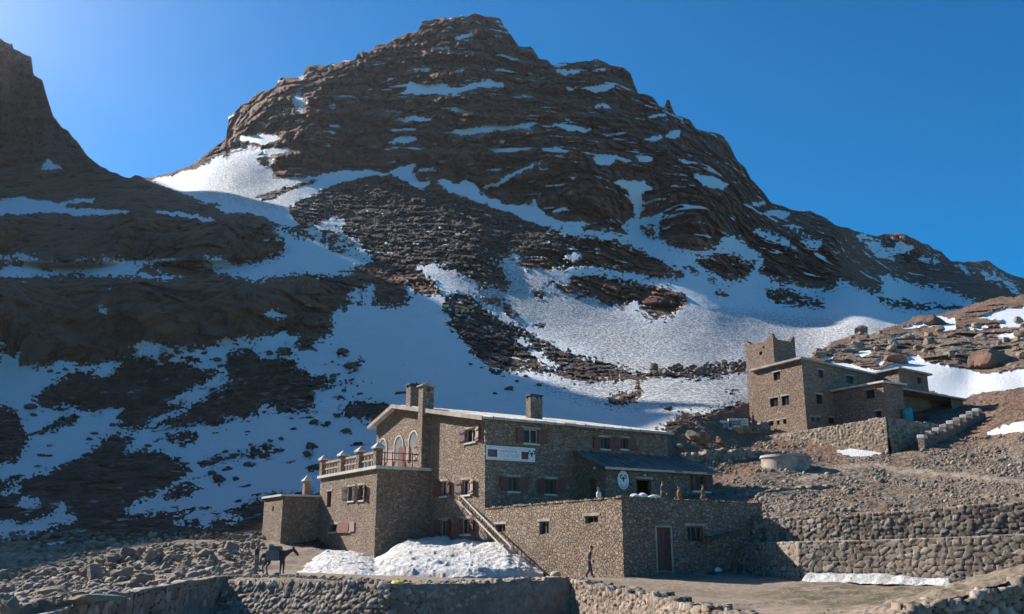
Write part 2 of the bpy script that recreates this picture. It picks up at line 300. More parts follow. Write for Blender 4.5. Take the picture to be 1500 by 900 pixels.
SNOW = [ # (value, polygon) painted in order
(1,[(60,248),(74,233),(93,247)]),
(1,[(-100,296),(0,293),(32,288),(48,293),(75,297),(82,300),(100,294),(120,290),(138,290),(138,296),(110,297),(95,302),(98,307),(160,306),(200,312),(150,315),(112,317),(80,311),(35,314),(-100,316)]),
(1,[(225,312),(262,312),(330,325),(300,324),(275,318),(240,316)]),
(1,[(310,303),(345,304),(357,311),(330,313)]),
(1,[(-100,376),(10,373),(40,373),(58,381),(85,383),(105,386),(115,383),(145,386),(153,375),(178,383),(210,382),(240,381),(275,386),(305,385),(300,374),(325,378),(345,386),(380,384),(410,376),(418,366),(412,350),(398,332),
 (408,338),(425,346),(450,348),(465,352),(480,362),(500,370),(520,372),(545,382),(530,388),(500,402),(470,403),(440,402),(405,405),(375,409),(355,406),(345,402),(230,409),(200,403),(150,406),(115,400),(50,407),(-100,405)]),
(0,[(198,399),(210,389),(240,384),(275,388),(305,392),(312,397),(345,402),(340,406),(230,405)]),
(0,[(-100,384),(12,378),(38,384),(36,391),(-100,393)]),(0,[(62,393),(74,391),(80,397),(64,398)]),
(1,[(222,265),(250,260),(290,246),(315,233),(345,218),(383,216),(376,238),(398,247),(402,262),(440,261),(495,251),(540,251),(572,256),(560,258),(530,262),(500,268),(470,280),(440,294),(420,308),(425,318),(440,332),(420,335),(400,328),(390,320),(370,314),(350,308),(320,300),(290,292),(265,283),(240,272)]),
(0,[(365,292),(400,282),(455,263),(466,263),(450,272),(420,283),(390,294)]),
(1,[(345,203),(355,198),(400,197),(413,202),(400,208),(385,214),(375,208),(355,207)]),
(.42,[(330,222),(345,212),(372,212),(380,219),(350,226),(320,238)]),(.4,[(376,232),(400,215),(412,205),(405,225),(398,245)]),
(.62,[(440,334),(462,330),(472,322),(490,316),(508,322),(503,334),(520,350),(545,378),(520,375),(490,358),(465,352)]),
(.2,[(468,345),(480,335),(497,345),(490,362)]),
(1,[(565,252),(600,240),(610,240),(602,250),(612,262),(626,268),(645,265),(668,270),(682,262),(692,270),(700,277),(712,290),(722,292),(740,300),(775,300),(782,290),(790,305),(812,320),(830,325),(868,327),(852,335),(835,339),(808,335),(790,330),(760,318),(728,305),(705,297),(680,287),(645,272),(628,266),(622,277),(610,275),(598,265),(580,260)]),
(1,[(700,277),(725,268),(755,253),(790,236),(798,234),(770,250),(745,264),(730,273),(712,276)]),
(1,[(660,56),(680,48),(695,42),(690,50),(670,57)]),(.8,[(628,71),(658,68),(660,71),(640,73)]),
(1,[(582,136),(600,134),(603,120),(612,128),(625,127),(645,123),(660,126),(680,127),(715,116),(741,123),(732,127),(700,127),(690,131),(670,138),(640,138),(600,139)]),
(1,[(575,178),(595,171),(642,172),(610,178)]),(1,[(565,207),(590,200),(615,203),(605,209),(575,210)]),
(1,[(648,196),(665,192),(700,188),(725,180),(745,182),(788,180),(775,188),(730,190),(705,195),(680,199)]),
(1,[(808,184),(825,181),(868,190),(850,194),(835,191)]),(.9,[(725,207),(742,204),(740,209)]),(1,[(640,236),(660,231),(663,235),(645,238)]),
(1,[(810,104),(830,105),(855,102),(845,108),(825,111)]),(1,[(862,103),(890,101),(885,105)]),(1,[(828,126),(848,127),(840,133),(832,132)]),
(1,[(858,128),(900,123),(904,128),(885,134),(868,135)]),(1,[(866,154),(893,153),(893,158),(870,158)]),(1,[(806,94),(840,94),(815,99)]),
(1,[(942,170),(975,166),(977,171),(945,172)]),(1,[(942,203),(968,196),(970,201),(955,206)]),(1,[(972,196),(1000,189),(993,200),(983,203)]),
(1,[(870,230),(903,226),(902,238),(892,242),(875,239)]),(1,[(930,226),(957,230),(947,240),(938,237)]),(1,[(988,234),(1025,240),(1020,243),(1000,241)]),
(1,[(1012,257),(1040,258),(1064,268),(1062,276),(1028,274)]),(.8,[(830,264),(840,260),(840,266)]),(.8,[(898,256),(920,257),(918,259)]),
(.8,[(678,119),(690,116),(692,119)]),(.7,[(500,86),(518,82),(520,88)]),(1,[(435,112),(447,110),(444,117)]),(.55,[(425,140),(440,128),(450,150),(445,165),(430,165)]),(.5,[(478,155),(488,148),(487,165)]),(.7,[(375,182),(393,177),(390,183)]),
(1,[(893,265),(945,265),(948,272),(960,276),(940,285),(940,300),(948,305),(932,320),(955,318),(969,311),(966,330),(965,350),(980,362),(1020,371),(1045,366),(1062,346),(1078,345),(1098,361),(1117,382),(1112,397),(1128,410),(1165,420),(1215,428),(1232,411),(1250,420),(1275,430),(1290,430),(1295,418),(1290,405),(1303,404),(1325,415),(1360,420),(1400,430),(1430,443),(1445,455),(1600,520),(1600,640),(1200,660),(1000,760),(480,760),(486,700),
  (488,462),(512,446),(540,447),(570,452),(598,443),(588,412),(596,410),(610,428),(645,432),(640,415),(608,394),(632,386),(660,395),(700,412),(742,428),(745,410),(726,383),(757,372),(762,392),(800,397),(822,392),(824,374),(852,374),(845,388),(870,392),(905,398),(925,404),(990,410),(1008,402),(960,378),(905,352),(870,350),(815,343),(840,335),(900,341),(925,343),(910,330),(932,318),(928,300),(922,290),(920,280)]),
(0,[(938,332),(955,328),(962,345),(950,352)]),
(1,[(-100,520),(0,520),(20,523),(28,516),(27,537),(70,537),(85,528),(108,531),(112,538),(150,532),(185,527),(193,510),(200,500),(230,503),(262,512),(318,508),(330,496),(345,504),(361,490),(365,503),(378,495),(412,487),(425,494),(442,490),(430,503),(436,514),(455,513),(478,494),(505,492),(541,482),(530,474),(500,468),(488,460),(560,460),(560,720),(470,745),(360,740),(300,760),(200,790),(-100,790)]),
(0,[(50,580),(75,560),(100,548),(110,540),(135,545),(150,555),(170,535),(190,525),(210,520),(235,532),(285,538),(322,543),(318,552),(300,562),(270,575),(255,585),(240,590),(278,590),(260,600),(225,613),(215,622),(200,632),(180,630),(170,615),(180,600),(160,598),(140,605),(115,598),(100,595),(65,600),(48,585)]),
(0,[(332,520),(345,515),(358,508),(372,513),(380,522),(430,525),(438,540),(460,552),(485,560),(475,570),(455,573),(463,590),(450,602),(420,605),(400,603),(395,592),(382,600),(380,608),(360,615),(335,612),(325,622),(300,627),(225,625),(222,622),(270,605),(290,590),(310,575),(335,560),(335,545),(330,535)]),
(0,[(62,628),(90,612),(115,605),(112,615),(80,632),(65,632)]),
(0,[(-100,600),(15,595),(25,605),(30,618),(38,635),(45,645),(30,665),(20,680),(-100,682)]),
(0,[(-100,705),(28,705),(70,690),(110,670),(140,655),(150,640),(175,635),(200,640),(190,655),(180,665),(205,660),(235,662),(260,672),(280,682),(275,695),(250,710),(215,732),(185,745),(190,755),(230,752),(300,742),(330,752),(400,722),(480,722),(470,870),(-100,900)]),
(1,[(25,742),(35,730),(58,732),(55,742),(38,746)]),(.8,[(0,722),(30,712),(34,718),(10,727)]),
(1,[(-100,765),(20,762),(25,772),(45,765),(70,755),(90,738),(100,745),(95,752),(112,757),(105,768),(90,768),(70,775),(50,785),(35,790),(15,790),(-100,805)]),
(1,[(188,745),(200,733),(225,730),(250,736),(272,731),(290,725),(330,720),(400,722),(385,728),(360,729),(345,736),(325,731),(322,740),(300,738),(290,733),(282,745),(260,745),(248,752),(238,745),(215,745),(205,752),(195,757)]),
(1,[(252,765),(268,757),(290,747),(325,750),(333,757),(350,757),(356,762),(335,763),(315,760),(303,772),(285,762),(262,770)]),(1,[(128,803),(150,802),(152,811),(130,812)]),(.7,[(118,795),(130,792),(133,800)]),
(0,[(290,680),(300,672),(330,668),(350,665),(395,650),(418,657),(395,668),(370,675),(350,670),(310,682)]),
(0,[(235,728),(250,712),(280,706),(295,715),(275,728),(245,734)]),(0,[(237,643),(255,636),(270,630),(290,637),(285,648),(262,650)]),
(0,[(312,707),(322,700),(330,706),(326,711)]),(0,[(303,699),(318,692),(320,697)]),(0,[(358,684),(370,680),(372,684)]),(0,[(327,632),(340,629),(340,634)]),
(0,[(497,610),(503,595),(520,588),(545,590),(580,598),(575,615),(545,622),(530,615),(510,615)]),(0,[(484,583),(500,580),(505,588)]),(0,[(492,520),(502,514),(512,520),(504,524)]),(0,[(505,538),(530,525),(532,533),(515,543)]),
(0,[(405,511),(425,508),(430,518),(412,521)]),(0,[(393,518),(408,516),(408,520)]),(0,[(455,550),(480,555),(485,565),(470,572),(455,570)]),(0,[(460,622),(480,620),(480,625)]),(0,[(494,636),(508,630),(512,635)]),(0,[(445,685),(470,680),(470,688),(450,690)]),
(0,[(452,655),(460,650),(464,657),(454,659)]),(0,[(443,668),(458,667),(458,670)]),
# boulders band at left under the cliff
(0,[(232,520),(248,515),(258,520),(245,528),(290,535),(240,540)]),
# snowfield rocks
(0,[(546,407),(575,404),(590,412),(601,440),(588,448),(568,452),(546,446)]),(0,[(590,418),(612,410),(645,425),(640,432),(612,431)]),
(0,[(650,452),(655,432),(668,428),(690,435),(715,455),(735,470),(760,480),(790,495),(820,510),(860,525),(900,535),(930,545),(960,545),(1000,541),(1000,549),(930,556),(890,560),(860,562),(825,552),(806,545),(790,548),(770,540),(760,546),(740,545),(733,552),(720,548),(705,530),(690,515),(675,495),(655,475),(660,465)]),
(.7,[(753,495),(772,493),(778,505),(765,508)]),(.7,[(770,508),(795,515),(805,530),(822,535),(815,545),(790,530)]),
(.1,[(690,405),(712,410),(718,425),(700,420)]),(.15,[(700,428),(735,440),(762,462),(752,468),(738,458),(715,445)]),(.1,[(773,425),(790,425),(803,435),(790,438)]),(.2,[(775,478),(800,472),(805,476),(785,482)]),
(0,[(800,415),(812,408),(830,404),(860,403),(900,408),(960,418),(1000,430),(1008,445),(985,465),(960,470),(935,455),(920,445),(905,452),(885,445),(875,435),(850,435),(815,425)]),
(0,[(766,392),(778,372),(812,366),(842,374),(862,368),(885,362),(870,388),(820,395)]),
(1,[(822,374),(840,372),(852,378),(835,386)]),(1,[(806,412),(820,400),(836,402),(836,412),(820,420)]),(.9,[(918,443),(930,440),(936,455),(928,458)]),(0,[(812,425),(880,432),(878,438),(850,436)]),
(0,[(1018,385),(1035,376),(1055,372),(1080,375),(1105,387),(1109,394),(1095,405),(1082,412),(1060,408),(1040,398),(1030,390)]),
(0,[(1120,424),(1150,425),(1200,440),(1212,451),(1170,450),(1125,438)]),(0,[(1275,432),(1300,438),(1350,445),(1410,448),(1400,452),(1350,454),(1310,452)]),
(0,[(1007,392),(1022,394),(1028,400),(1012,399)]),(.2,[(1030,406),(1050,408),(1058,414),(1040,412)]),(0,[(1045,425),(1068,428),(1070,432),(1055,433)]),(.2,[(1050,415),(1078,420),(1076,423)]),
(0,[(960,548),(1000,542),(1040,536),(1095,529),(1095,545),(1040,552),(1000,556)]),
(0,[(887,592),(895,580),(915,572),(940,570),(934,588),(910,596)]),(.1,[(915,565),(930,562),(945,568),(925,570)]),
(0,[(958,632),(975,620),(990,608),(1012,603),(1030,607),(1055,598),(1100,585),(1100,660),(950,660)]),(0,[(975,600),(985,597),(987,603)]),(.2,[(1060,572),(1078,570),(1078,578)]),
# right cliffs
(.9,[(1094,298),(1120,296),(1122,300),(1105,301)]),(1,[(1116,312),(1128,308),(1162,313),(1150,321),(1128,318)]),(1,[(1148,332),(1165,328),(1184,336),(1170,340)]),(1,[(1127,321),(1142,329),(1130,326)]),
(1,[(1098,338),(1110,335),(1145,350),(1168,364),(1150,360)]),(1,[(1170,352),(1208,354),(1195,364),(1182,361)]),(1,[(1020,324),(1036,328),(1034,331)]),(.8,[(1008,319),(1016,318),(1016,321)]),
(1,[(1252,346),(1260,340),(1282,352),(1292,360),(1305,366),(1318,352),(1338,363),(1322,371),(1292,378),(1282,372)]),(.6,[(1290,346),(1312,348),(1310,352)]),(.7,[(1342,380),(1350,376),(1376,380),(1372,386),(1360,384)]),
(.7,[(1396,386),(1412,388),(1428,400),(1420,402)]),(1,[(1434,396),(1450,400),(1480,414),(1500,432),(1490,432),(1465,412),(1445,408)]),(.7,[(1448,392),(1460,398),(1456,402)]),
(.8,[(160,455),(152,460),(146,455),(152,448)]),(.8,[(158,425),(164,422),(165,428)]),(1,[(386,462),(402,457),(420,462),(400,466)]),(1,[(-20,505),(0,502),(8,503),(0,508)]),
(1,[(512,428),(530,424),(530,440),(516,443)]),(.9,[(534,420),(548,415),(546,445),(532,442)]),(.7,[(502,410),(510,412),(506,414)]),
]
SCREE = [[(425,318),(420,308),(470,280),(540,262),(600,262),(625,277),(680,290),(760,322),(808,338),(860,340),(900,352),(880,365),(840,370),(780,372),(745,372),(730,385),(745,412),(738,428),(700,412),(660,395),(630,386),(600,396),(560,402),(545,385),(505,345),(450,335)],
 [(645,425),(670,425),(740,470),(860,522),(1000,540),(1000,556),(880,562),(800,548),(730,555),(690,520),(650,475)],
 [(360,294),(466,260),(450,275),(390,296)],[(1118,422),(1215,440),(1215,453),(1120,440)],[(1270,430),(1420,446),(1400,455),(1310,453)],[(950,600),(1100,580),(1100,660),(950,660)],
 [(-100,790),(90,765),(200,755),(470,745),(470,900),(-100,900)],[(200,262),(250,252),(330,205),(345,215),(290,246),(225,264)]]
DIRTY = [[(605,385),(760,375),(830,400),(960,470),(1100,500),(1100,560),(930,540),(830,510),(700,450)],[(930,500),(1000,440),(1300,470),(1320,520),(1100,620),(900,600),(760,570)],[(420,335),(500,320),(550,385),(480,360)],[(340,222),(480,255),(420,320),(260,285)]]
CLIFF = [[(-100,-100),(1700,-100),(1700,470),(1290,425),(1215,430),(1110,395),(1095,345),(1050,350),(1010,372),(965,350),(968,310),(925,300),(905,345),(870,328),(830,327),(780,300),(712,290),(645,265),(560,256),(400,262),(380,215),(330,222),(240,262),(300,290),(400,330),(418,366),(345,386),(-100,386)],
 [(-100,400),(345,402),(520,402),(548,415),(560,450),(488,462),(540,482),(440,500),(330,500),(200,500),(110,540),(-100,540)],[(800,398),(1010,420),(1000,470),(870,440)],[(765,370),(900,350),(1005,400),(860,405),(765,392)],[(1018,372),(1112,372),(1108,412),(1018,400)]]
def build_mountain():
    u = np.concatenate([np.arange(-200, -20, 3.), np.arange(-20, 1520, 1.3), np.arange(1520, 1900, 5.)]); nrow = 520
    v = np.linspace(0, 1, nrow)
    sk_ = np.array(SKY, float); bt = np.array(BOT, float)
    sky = np.interp(u, sk_[:, 0], sk_[:, 1]); bot = np.interp(u, bt[:, 0], bt[:, 1])
    q = np.stack([u/9, u*0, u*0], -1); rag = fbm(q, 4, 5)*3.0
    rough_w = np.interp(u, [-100,190,215,330,340,1600], [1,1,.6,1,1,.8])
    sky = sky+rag*rough_w*np.where(np.abs(u-979) < 8, .2, 1)
    kr = 45; sp = np.pad(sky, kr, mode='edge'); skS = sum(sp[i:i+len(sky)] for i in range(2*kr+1))/(2*kr+1)
    PY = skS[None]+(bot-skS)[None]*v[:, None]+(sky-skS)[None]*np.exp(-v[:, None]*9)*(1-v[:, None]); PX = np.broadcast_to(u[None], PY.shape).copy()
    D = depth(PX, PY)
    # snow mask on the surface
    Q = np.stack([PX/11, PY/8, PX*0], -1); Q2 = np.stack([PX/38, PY/26, PX*0+3], -1)
    wx = fbm(Q, 4, 11)*6+fbm(Q2, 2, 31)*6; wy = fbm(Q, 4, 22)*4+fbm(Q2, 2, 41)*3
    cv = np.zeros((RH, RW))
    for val, p in SNOW: fill(cv, p, val)
    cv = blur(cv, 1.3); bumpy = None; Q3 = np.stack([PX/3.2, PY/2.4, PX*0+9], -1); fx_, fy_ = fbm(Q3, 3, 51)*3.2, fbm(Q3, 3, 52)*2.4
    snow = sample(cv, PX+wx*.75+fx_, PY+wy*.75+fy_)
    cs = np.zeros((RH, RW))
    for p in SCREE: fill(cs, p, 1)
    scree = sample(blur(cs, 5), PX+wx*2, PY+wy*2)
    cd_ = np.zeros((RH, RW))
    for p in DIRTY: fill(cd_, p, 1)
    dirty = sample(blur(cd_, 12), PX, PY)
    P = at(PX, PY, D)
    wide = sample(blur(cv, 6), PX, PY); band = 4*wide*(1-wide); pxw = (D/1300)[..., None]
    sp_ = fbm(np.stack([PX/4.2, PY/2.6, D*0], -1), 3, 53)
    snow = np.clip(snow+band*(PY > 330)*(np.where(sp_ > .30, .9, 0)-np.where(sp_ < -.30, .9, 0)), 0, 1)
    # small snow patches caught in the cliffs and bare spots
    Pn = P/np.array([9., 9., 3.2]); spot = fbm(Pn, 3, 71)
    cliffzone = (1-sstep(.1, .4, scree))*sstep(480, 420, PY)
    snow = np.maximum(snow, np.where(cliffzone > .5, sstep(.52, .62, spot)*.75*sstep(300, 500, PX), 0))
    ss = fbm(P/3.0, 3, 77); snow = np.where(scree > .5, np.maximum(snow, sstep(.42, .6, ss)*.56), snow)
    ssm = fbm(P/2.6+5, 3, 78); low = sstep(480, 540, PY)*(snow > .8)
    snow = np.where((low > .5) & (ssm > .52) & (PX < 600), snow*.1, snow)
    cc_ = np.zeros((RH, RW))
    for p in CLIFF: fill(cc_, p, 1)
    cliff = sample(blur(cc_, 4), PX+wx, PY+wy)
    rub = sstep(490, 530, PY)*(1-cliff); scree = np.maximum(scree, rub*.8)
    z = P[..., 2]; q1 = (z+12*fbm(P/50., 4, 1)+.05*P[..., 0])/(17.0); f = q1-np.floor(q1)
    led = sstep(.78, .86, f)*sstep(.24, .34, fbm(P/np.array([22., 22., 9.]), 4, 44))*cliff*sstep(230, 330, PX)*sstep(430, 400, PY)
    thin = sstep(.42, .47, fbm(P/np.array([9., 9., 2.0]), 3, 46))*cliff*sstep(330, 420, PX)*sstep(420, 380, PY)
    snow = np.maximum(snow, np.maximum(led*.8, thin*.62))
    rockw = (1-sstep(.2, .8, snow)); cvw = sample(blur(cv, 2.5), PX+wx*.75, PY+wy*.75); cl = rockw*(.12+.88*cliff)*(1-sstep(.05, .45, cvw))*(1-.55*sstep(600, 520, PX)*sstep(255, 300, PY))
    cl = cl*np.clip(D/180, .35, 1.3)
    z = P[..., 2]
    # strata: vertical faces and ledges
    q1 = (z+12*fbm(P/50., 4, 1)+.05*P[..., 0])/(17.0); f = q1-np.floor(q1)
    q2 = (z+4*fbm(P/20., 3, 2)+.05*P[..., 0])/4.6; f2 = q2-np.floor(q2)
    lf = 1-.6*sstep(600, 480, PX)*sstep(250, 290, PY); dY = 4.5*lf*(sstep(.62, 1, f)-f)*(.5+.8*np.clip(fbm(P/60., 2, 19)+.5, 0, 1))+.5*(sstep(.6, 1, f2)-f2)
    dY -= 7.0*(ridged(P/np.array([70., 70., 110.]), 3, 3)-.3)
    dY -= 2.4*(ridged(P/np.array([15., 15., 36.]), 5, 4)-.25)
    Pw = P+np.stack([fbm(P/6., 3, 33), fbm(P/6., 3, 34), fbm(P/6., 3, 35)*.6], -1)*1.7
    for (sx, sz, amp, sd_) in ((17., 12., 5.5, 201), (7., 5.0, 2.6, 202), (2.8, 2.2, 1.0, 203)):
        idv, gp = vor3(Pw/np.array([sx, sx, sz]), sd_); dY -= amp*(idv-.5)-amp*.35*(1-sstep(0, .22, gp))
    blocks = idv
    for (sx, sz, amp, sd_) in ((15., 45., 7.5, 220), (9., 26., 5.0, 221), (4.2, 15., 2.8, 222)):     # upright pillars parted by cracks
        idv, gp = vor3(Pw/np.array([sx, sx, sz]), sd_); dY -= amp*.5*(idv-.5)-amp*.55*(1-sstep(0, .16, gp))
    dY -= 1.3*ridged(P/np.array([4.5, 4.5, 8.]), 3, 6)
    dY2 = 1.2*fbm(P/9., 4, 8)
    rb = 0
    for (sx, amp, sd_) in ((4.6, 1.5, 211), (1.9, .75, 212)):
        idv, gp = vor3(Pw/np.array([sx, sx, sx*.8]), sd_); rb = rb-amp*(idv-.5)+amp*.5*(1-sstep(0, .25, gp))
    gx_ = np.abs(np.gradient(D, axis=1)/np.gradient(u)[None]); gy_ = np.abs(np.gradient(D, axis=0)/np.maximum(np.gradient(PY, axis=0), .05))
    obl = np.hypot(gx_, gy_*.6)/(D/1300); att = np.clip(1.9/np.maximum(obl, .1), .22, 1); cl = cl*att
    D2 = D+rb*rockw*(1-cliff)*np.clip(D/150, .5, 1.8)+dY*cl+dY2*(1-rockw*.5)*np.clip(D/200, .2, 1)*.8-rockw*(1-cliff)*(ridged(P/2.4, 4, 12)*.3+ridged(P/7., 3, 13)*.8)*np.clip(D/160, .5, 1.6)
    edge = sstep(0, .02, v)[:, None]
    P = at(PX, PY, D+(D2-D)*(.3+.7*edge))
    # far side of the crest
    back = []
    for k, (dy, dz) in enumerate(((25, -6), (70, -60), (140, -190))):
        b = P[0].copy(); b[:, 1] += dy; b[:, 0] *= (b[:, 1]/P[0][:, 1]); b[:, 2] += dz; back.insert(0, b)
    P = np.concatenate([np.stack(back), P], 0)
    pad = lambda a: np.concatenate([np.repeat(a[:1], 3, 0), a], 0)
    o = grid_obj('mountain', P, MOUNT, dict(snow=pad(snow), scree=pad(scree), dirty=pad(dirty)), smooth=False)
    tag(o, kind='structure'); return o
build_mountain()
# ridge outside the frame at the left with its crest shaped to throw the morning shadow on the lower slope
def ground_pt(px, py):
    d = depth(np.array([float(px)]), np.array([float(py)]))[0]; return at(px, py, d)
SH = [(-60,856),(0,842),(150,822),(330,790),(400,770),(1085,612),(1060,598),(1000,606),(930,600),(860,580),(800,560),(740,545),(700,505),(660,450),(600,400),(540,392),(480,358),(430,344)]
def build_shadow_ridge():
    X0 = -232.0; pts = []
    for px, py in SH:
        p = ground_pt(px, py); t = (X0-p[0])/SUN.x; pts.append((p[1]+SUN.y*t, p[2]+SUN.z*t))
    pts.sort(); pts = [(-300, 40), (-150, 60), (0, 100), (60, 120)]+[p for p in pts if p[0] > 60]
    e = at(0, 60, 400); pts = [p for p in pts if p[0] < 368]+[(372, e[2]-30), (400, e[2]-40), (440, e[2]-40), (520, 240), (700, 150)]
    a = np.array(pts); ys = np.arange(-300, 386, 2.0)
    zc = np.interp(ys, a[:, 0], a[:, 1])
    zc = zc+fbm(np.stack([ys/14, ys*0, ys*0], -1), 4, 91)*2.5
    t = np.concatenate([-np.linspace(1, 0, 30)**1.3, np.linspace(0, 1, 40)[1:]**1.2])
    P = np.zeros((len(ys), len(t), 3))
    wl = 330.0; wr = np.interp(ys, [-300, 0, 150, 280, 330, 385], [120, 110, 110, 40, 14, 2])
    base = np.interp(ys, [-300, 0, 100, 400, 620], [-10, -8, 0, 60, 60])
    for j, tt in enumerate(t):
        P[:, j, 0] = X0+(tt*wl if tt < 0 else tt*wr); P[:, j, 1] = ys
        P[:, j, 2] = base+(zc-base)*(1-abs(tt))**1.15
    n = ridged(P/np.array([40., 40., 60.]), 4, 95)*8*np.clip(np.abs(t)[None, :]*4, 0, 1)
    P[..., 2] += n*np.clip(1-np.abs(t)[None, :], 0, 1)
    z0 = np.zeros(P.shape[:2])
    o = grid_obj('shadow_ridge', P, MOUNT, dict(snow=z0, scree=z0, dirty=z0)); tag(o, kind='structure')
    print('crest', [(round(float(p[0])), round(float(p[1]))) for p in pts])
build_shadow_ridge()
# ================================================================== NEAR TERRAIN
NEARM = mountain_material('rubble_slope_and_snow', near=True)
S2SKY = [(920,662),(940,640),(960,637),(985,632),(1000,622),(1020,614),(1040,610),(1060,604),(1095,590),(1120,560),(1160,535),(1190,521),(1205,512),(1222,500),(1240,494),(1255,489),(1268,486),(1275,492),(1290,484),(1300,480),
 (1330,470),(1345,462),(1370,461),(1385,458),(1400,455),(1425,446),(1450,439),(1470,434),(1485,436),(1500,430),(1540,425),(1600,415)]
S2BOT = [(920,790),(1050,790),(1105,768),(1225,764),(1500,744),(1600,735),(1980,730)]
D2 = [(940,640,84),(985,636,90),(1000,626,94),(1040,615,100),(1095,595,112),(1190,522,150),(1255,490,176),(1330,470,195),(1400,455,208),(1500,430,225),(1600,415,235),
 (1100,640,102),(1183,634,101),(1240,625,102),(1302,664,86.2),(1360,640,90),(1400,600,104),(1320,600,108),(1300,560,125),(1190,560,128),(920,700,80),(1000,700,77),(1050,725,70),(1000,740,66),(1110,762,58),(1225,757,54.5),(1500,737,48),(1600,730,46),
 (1110,700,74),(1150,692,77),(1200,680,82),(1290,682,79),(1400,692,71),(1500,704,63),(1600,712,58),(1250,730,62),(1400,720,60),(1500,650,76),(1450,605,97),(1440,645,84),(1500,600,92),(1500,565,118),(1400,580,116),
 (1320,535,140),(1420,560,128),(1500,540,130),(1600,540,124),(1250,525,148),(1400,525,142),(1400,490,165),(1500,500,150),(1300,510,155),(1600,640,72),(1500,470,180),(1980,415,170),(1980,540,92),(1980,640,56),(1980,700,42),(1980,730,36)]
S2SNOW = [(1,[(1185,533),(1230,530),(1280,543),(1318,532),(1330,522),(1345,520),(1352,528),(1400,538),(1420,543),(1440,548),(1500,540),(1600,538),(1600,558),(1500,568),(1440,575),(1405,584),(1360,572),(1200,572),(1150,552)]),
 (1,[(1200,522),(1222,521),(1218,526),(1204,527)]),(1,[(1430,466),(1470,452),(1500,449),(1600,447),(1600,476),(1500,478),(1465,481),(1460,477),(1472,470),(1445,467)]),
 (1,[(1312,480),(1345,475),(1370,464),(1400,467),(1402,483),(1385,485),(1380,478),(1355,478),(1330,481)]),(1,[(1412,478),(1440,476),(1450,482),(1420,485)]),(1,[(1458,494),(1480,488),(1520,482),(1520,490),(1480,496)]),
 (1,[(1305,492),(1340,488),(1340,491),(1310,496)]),(1,[(1245,516),(1262,512),(1280,517),(1262,524)]),(1,[(1280,530),(1296,528),(1290,536)]),
 (1,[(1445,633),(1480,622),(1500,616),(1600,610),(1600,626),(1500,631),(1455,638)]),(1,[(1226,659),(1250,656),(1292,653),(1296,664),(1260,669),(1232,668)])]
S2TAN = [[(1040,720),(1120,690),(1290,670),(1500,640),(1600,640),(1600,760),(1040,790)],[(1210,520),(1290,495),(1330,500),(1440,490),(1600,500),(1600,535),(1420,540),(1330,515),(1300,530),(1240,528)]]
TRACK = [(1180,700),(1230,684),(1285,680),(1310,688),(1360,693),(1420,698),(1500,706),(1600,714)]
def depth2(px, py):
    d = np.array(D2, float); return np.exp(rbf(d[:, :2], np.log(d[:, 2]), np.stack([px, py], -1)))
def s2pt(px, py):
    return at(px, py, float(depth2(np.array([float(px)]), np.array([float(py)]))[0]))
def build_slope():
    u = np.concatenate([np.arange(925, 1510, 1.05), np.arange(1510, 1980, 3.)]); v = np.linspace(0, 1, 300)
    sk_ = np.array(S2SKY, float); bt = np.array(S2BOT, float)
    sky = np.interp(u, sk_[:, 0], sk_[:, 1])+fbm(np.stack([u/6, u*0, u*0], -1), 3, 55)*3; bot = np.interp(u, bt[:, 0], bt[:, 1])
    PY = sky[None]+(bot-sky)[None]*v[:, None]; PX = np.broadcast_to(u[None], PY.shape).copy()
    D = depth2(PX, PY)
    Q = np.stack([PX/8, PY/6, PX*0], -1); wx = fbm(Q, 4, 61)*8; wy = fbm(Q, 4, 62)*5
    cv = np.zeros((RH, RW))
    for val, p in S2SNOW: fill(cv, p, val)
    snow = sample(blur(cv, 1.2), PX+wx*.6, PY+wy*.6)
    ct = np.zeros((RH, RW)) + .45
    for p in S2TAN: fill(ct, p, 1)
    tan = np.clip(sample(blur(ct, 8), PX, PY)+wx*.02, 0, 1)
    tr = np.array(TRACK, float); ty = np.interp(PX, tr[:, 0], tr[:, 1])
    track = np.exp(-((PY-ty)/4.)**2)*(PX > 1170)
    P = at(PX, PY, D); rw = (1-sstep(.2, .8, snow))*(1-track)
    far = sstep(90, 150, D)
    out = sstep(120, 150, D)*rw*(PX > 1180)
    dY = -ridged(P/np.array([9., 9., 9.]), 4, 63)*4.0*out-ridged(P/2.6, 4, 64)*(1.0*out)+fbm(P/1.4, 4, 65)*.5*rw-fbm(P/5., 3, 66)*.8*rw*(1-out)
    e = sstep(0, .03, v)[:, None]; e2 = sstep(1, .96, v)[:, None]
    P = at(PX, PY, D+dY*(.25+.75*e)*e2)
    P[..., 2] += rw*(.16*fbm(P/.7, 3, 67)+.10*fbm(P/.33, 2, 68))*(1-far)*e2
    back = []
    for dy, dz in ((6, -1.5), (18, -8), (40, -30)):
        b = P[0].copy(); b[:, 1] += dy; b[:, 2] += dz; back.insert(0, b)
    P = np.concatenate([np.stack(back), P], 0); pad = lambda a: np.concatenate([np.repeat(a[:1], 3, 0), a], 0)
    z = np.zeros_like(PX)
    o = grid_obj('rubble_slope', P, NEARM, dict(snow=pad(snow), scree=pad(z), dirty=pad(z), tan=pad(tan), track=pad(track)), smooth=True)
    tag(o, kind='structure')
build_slope()
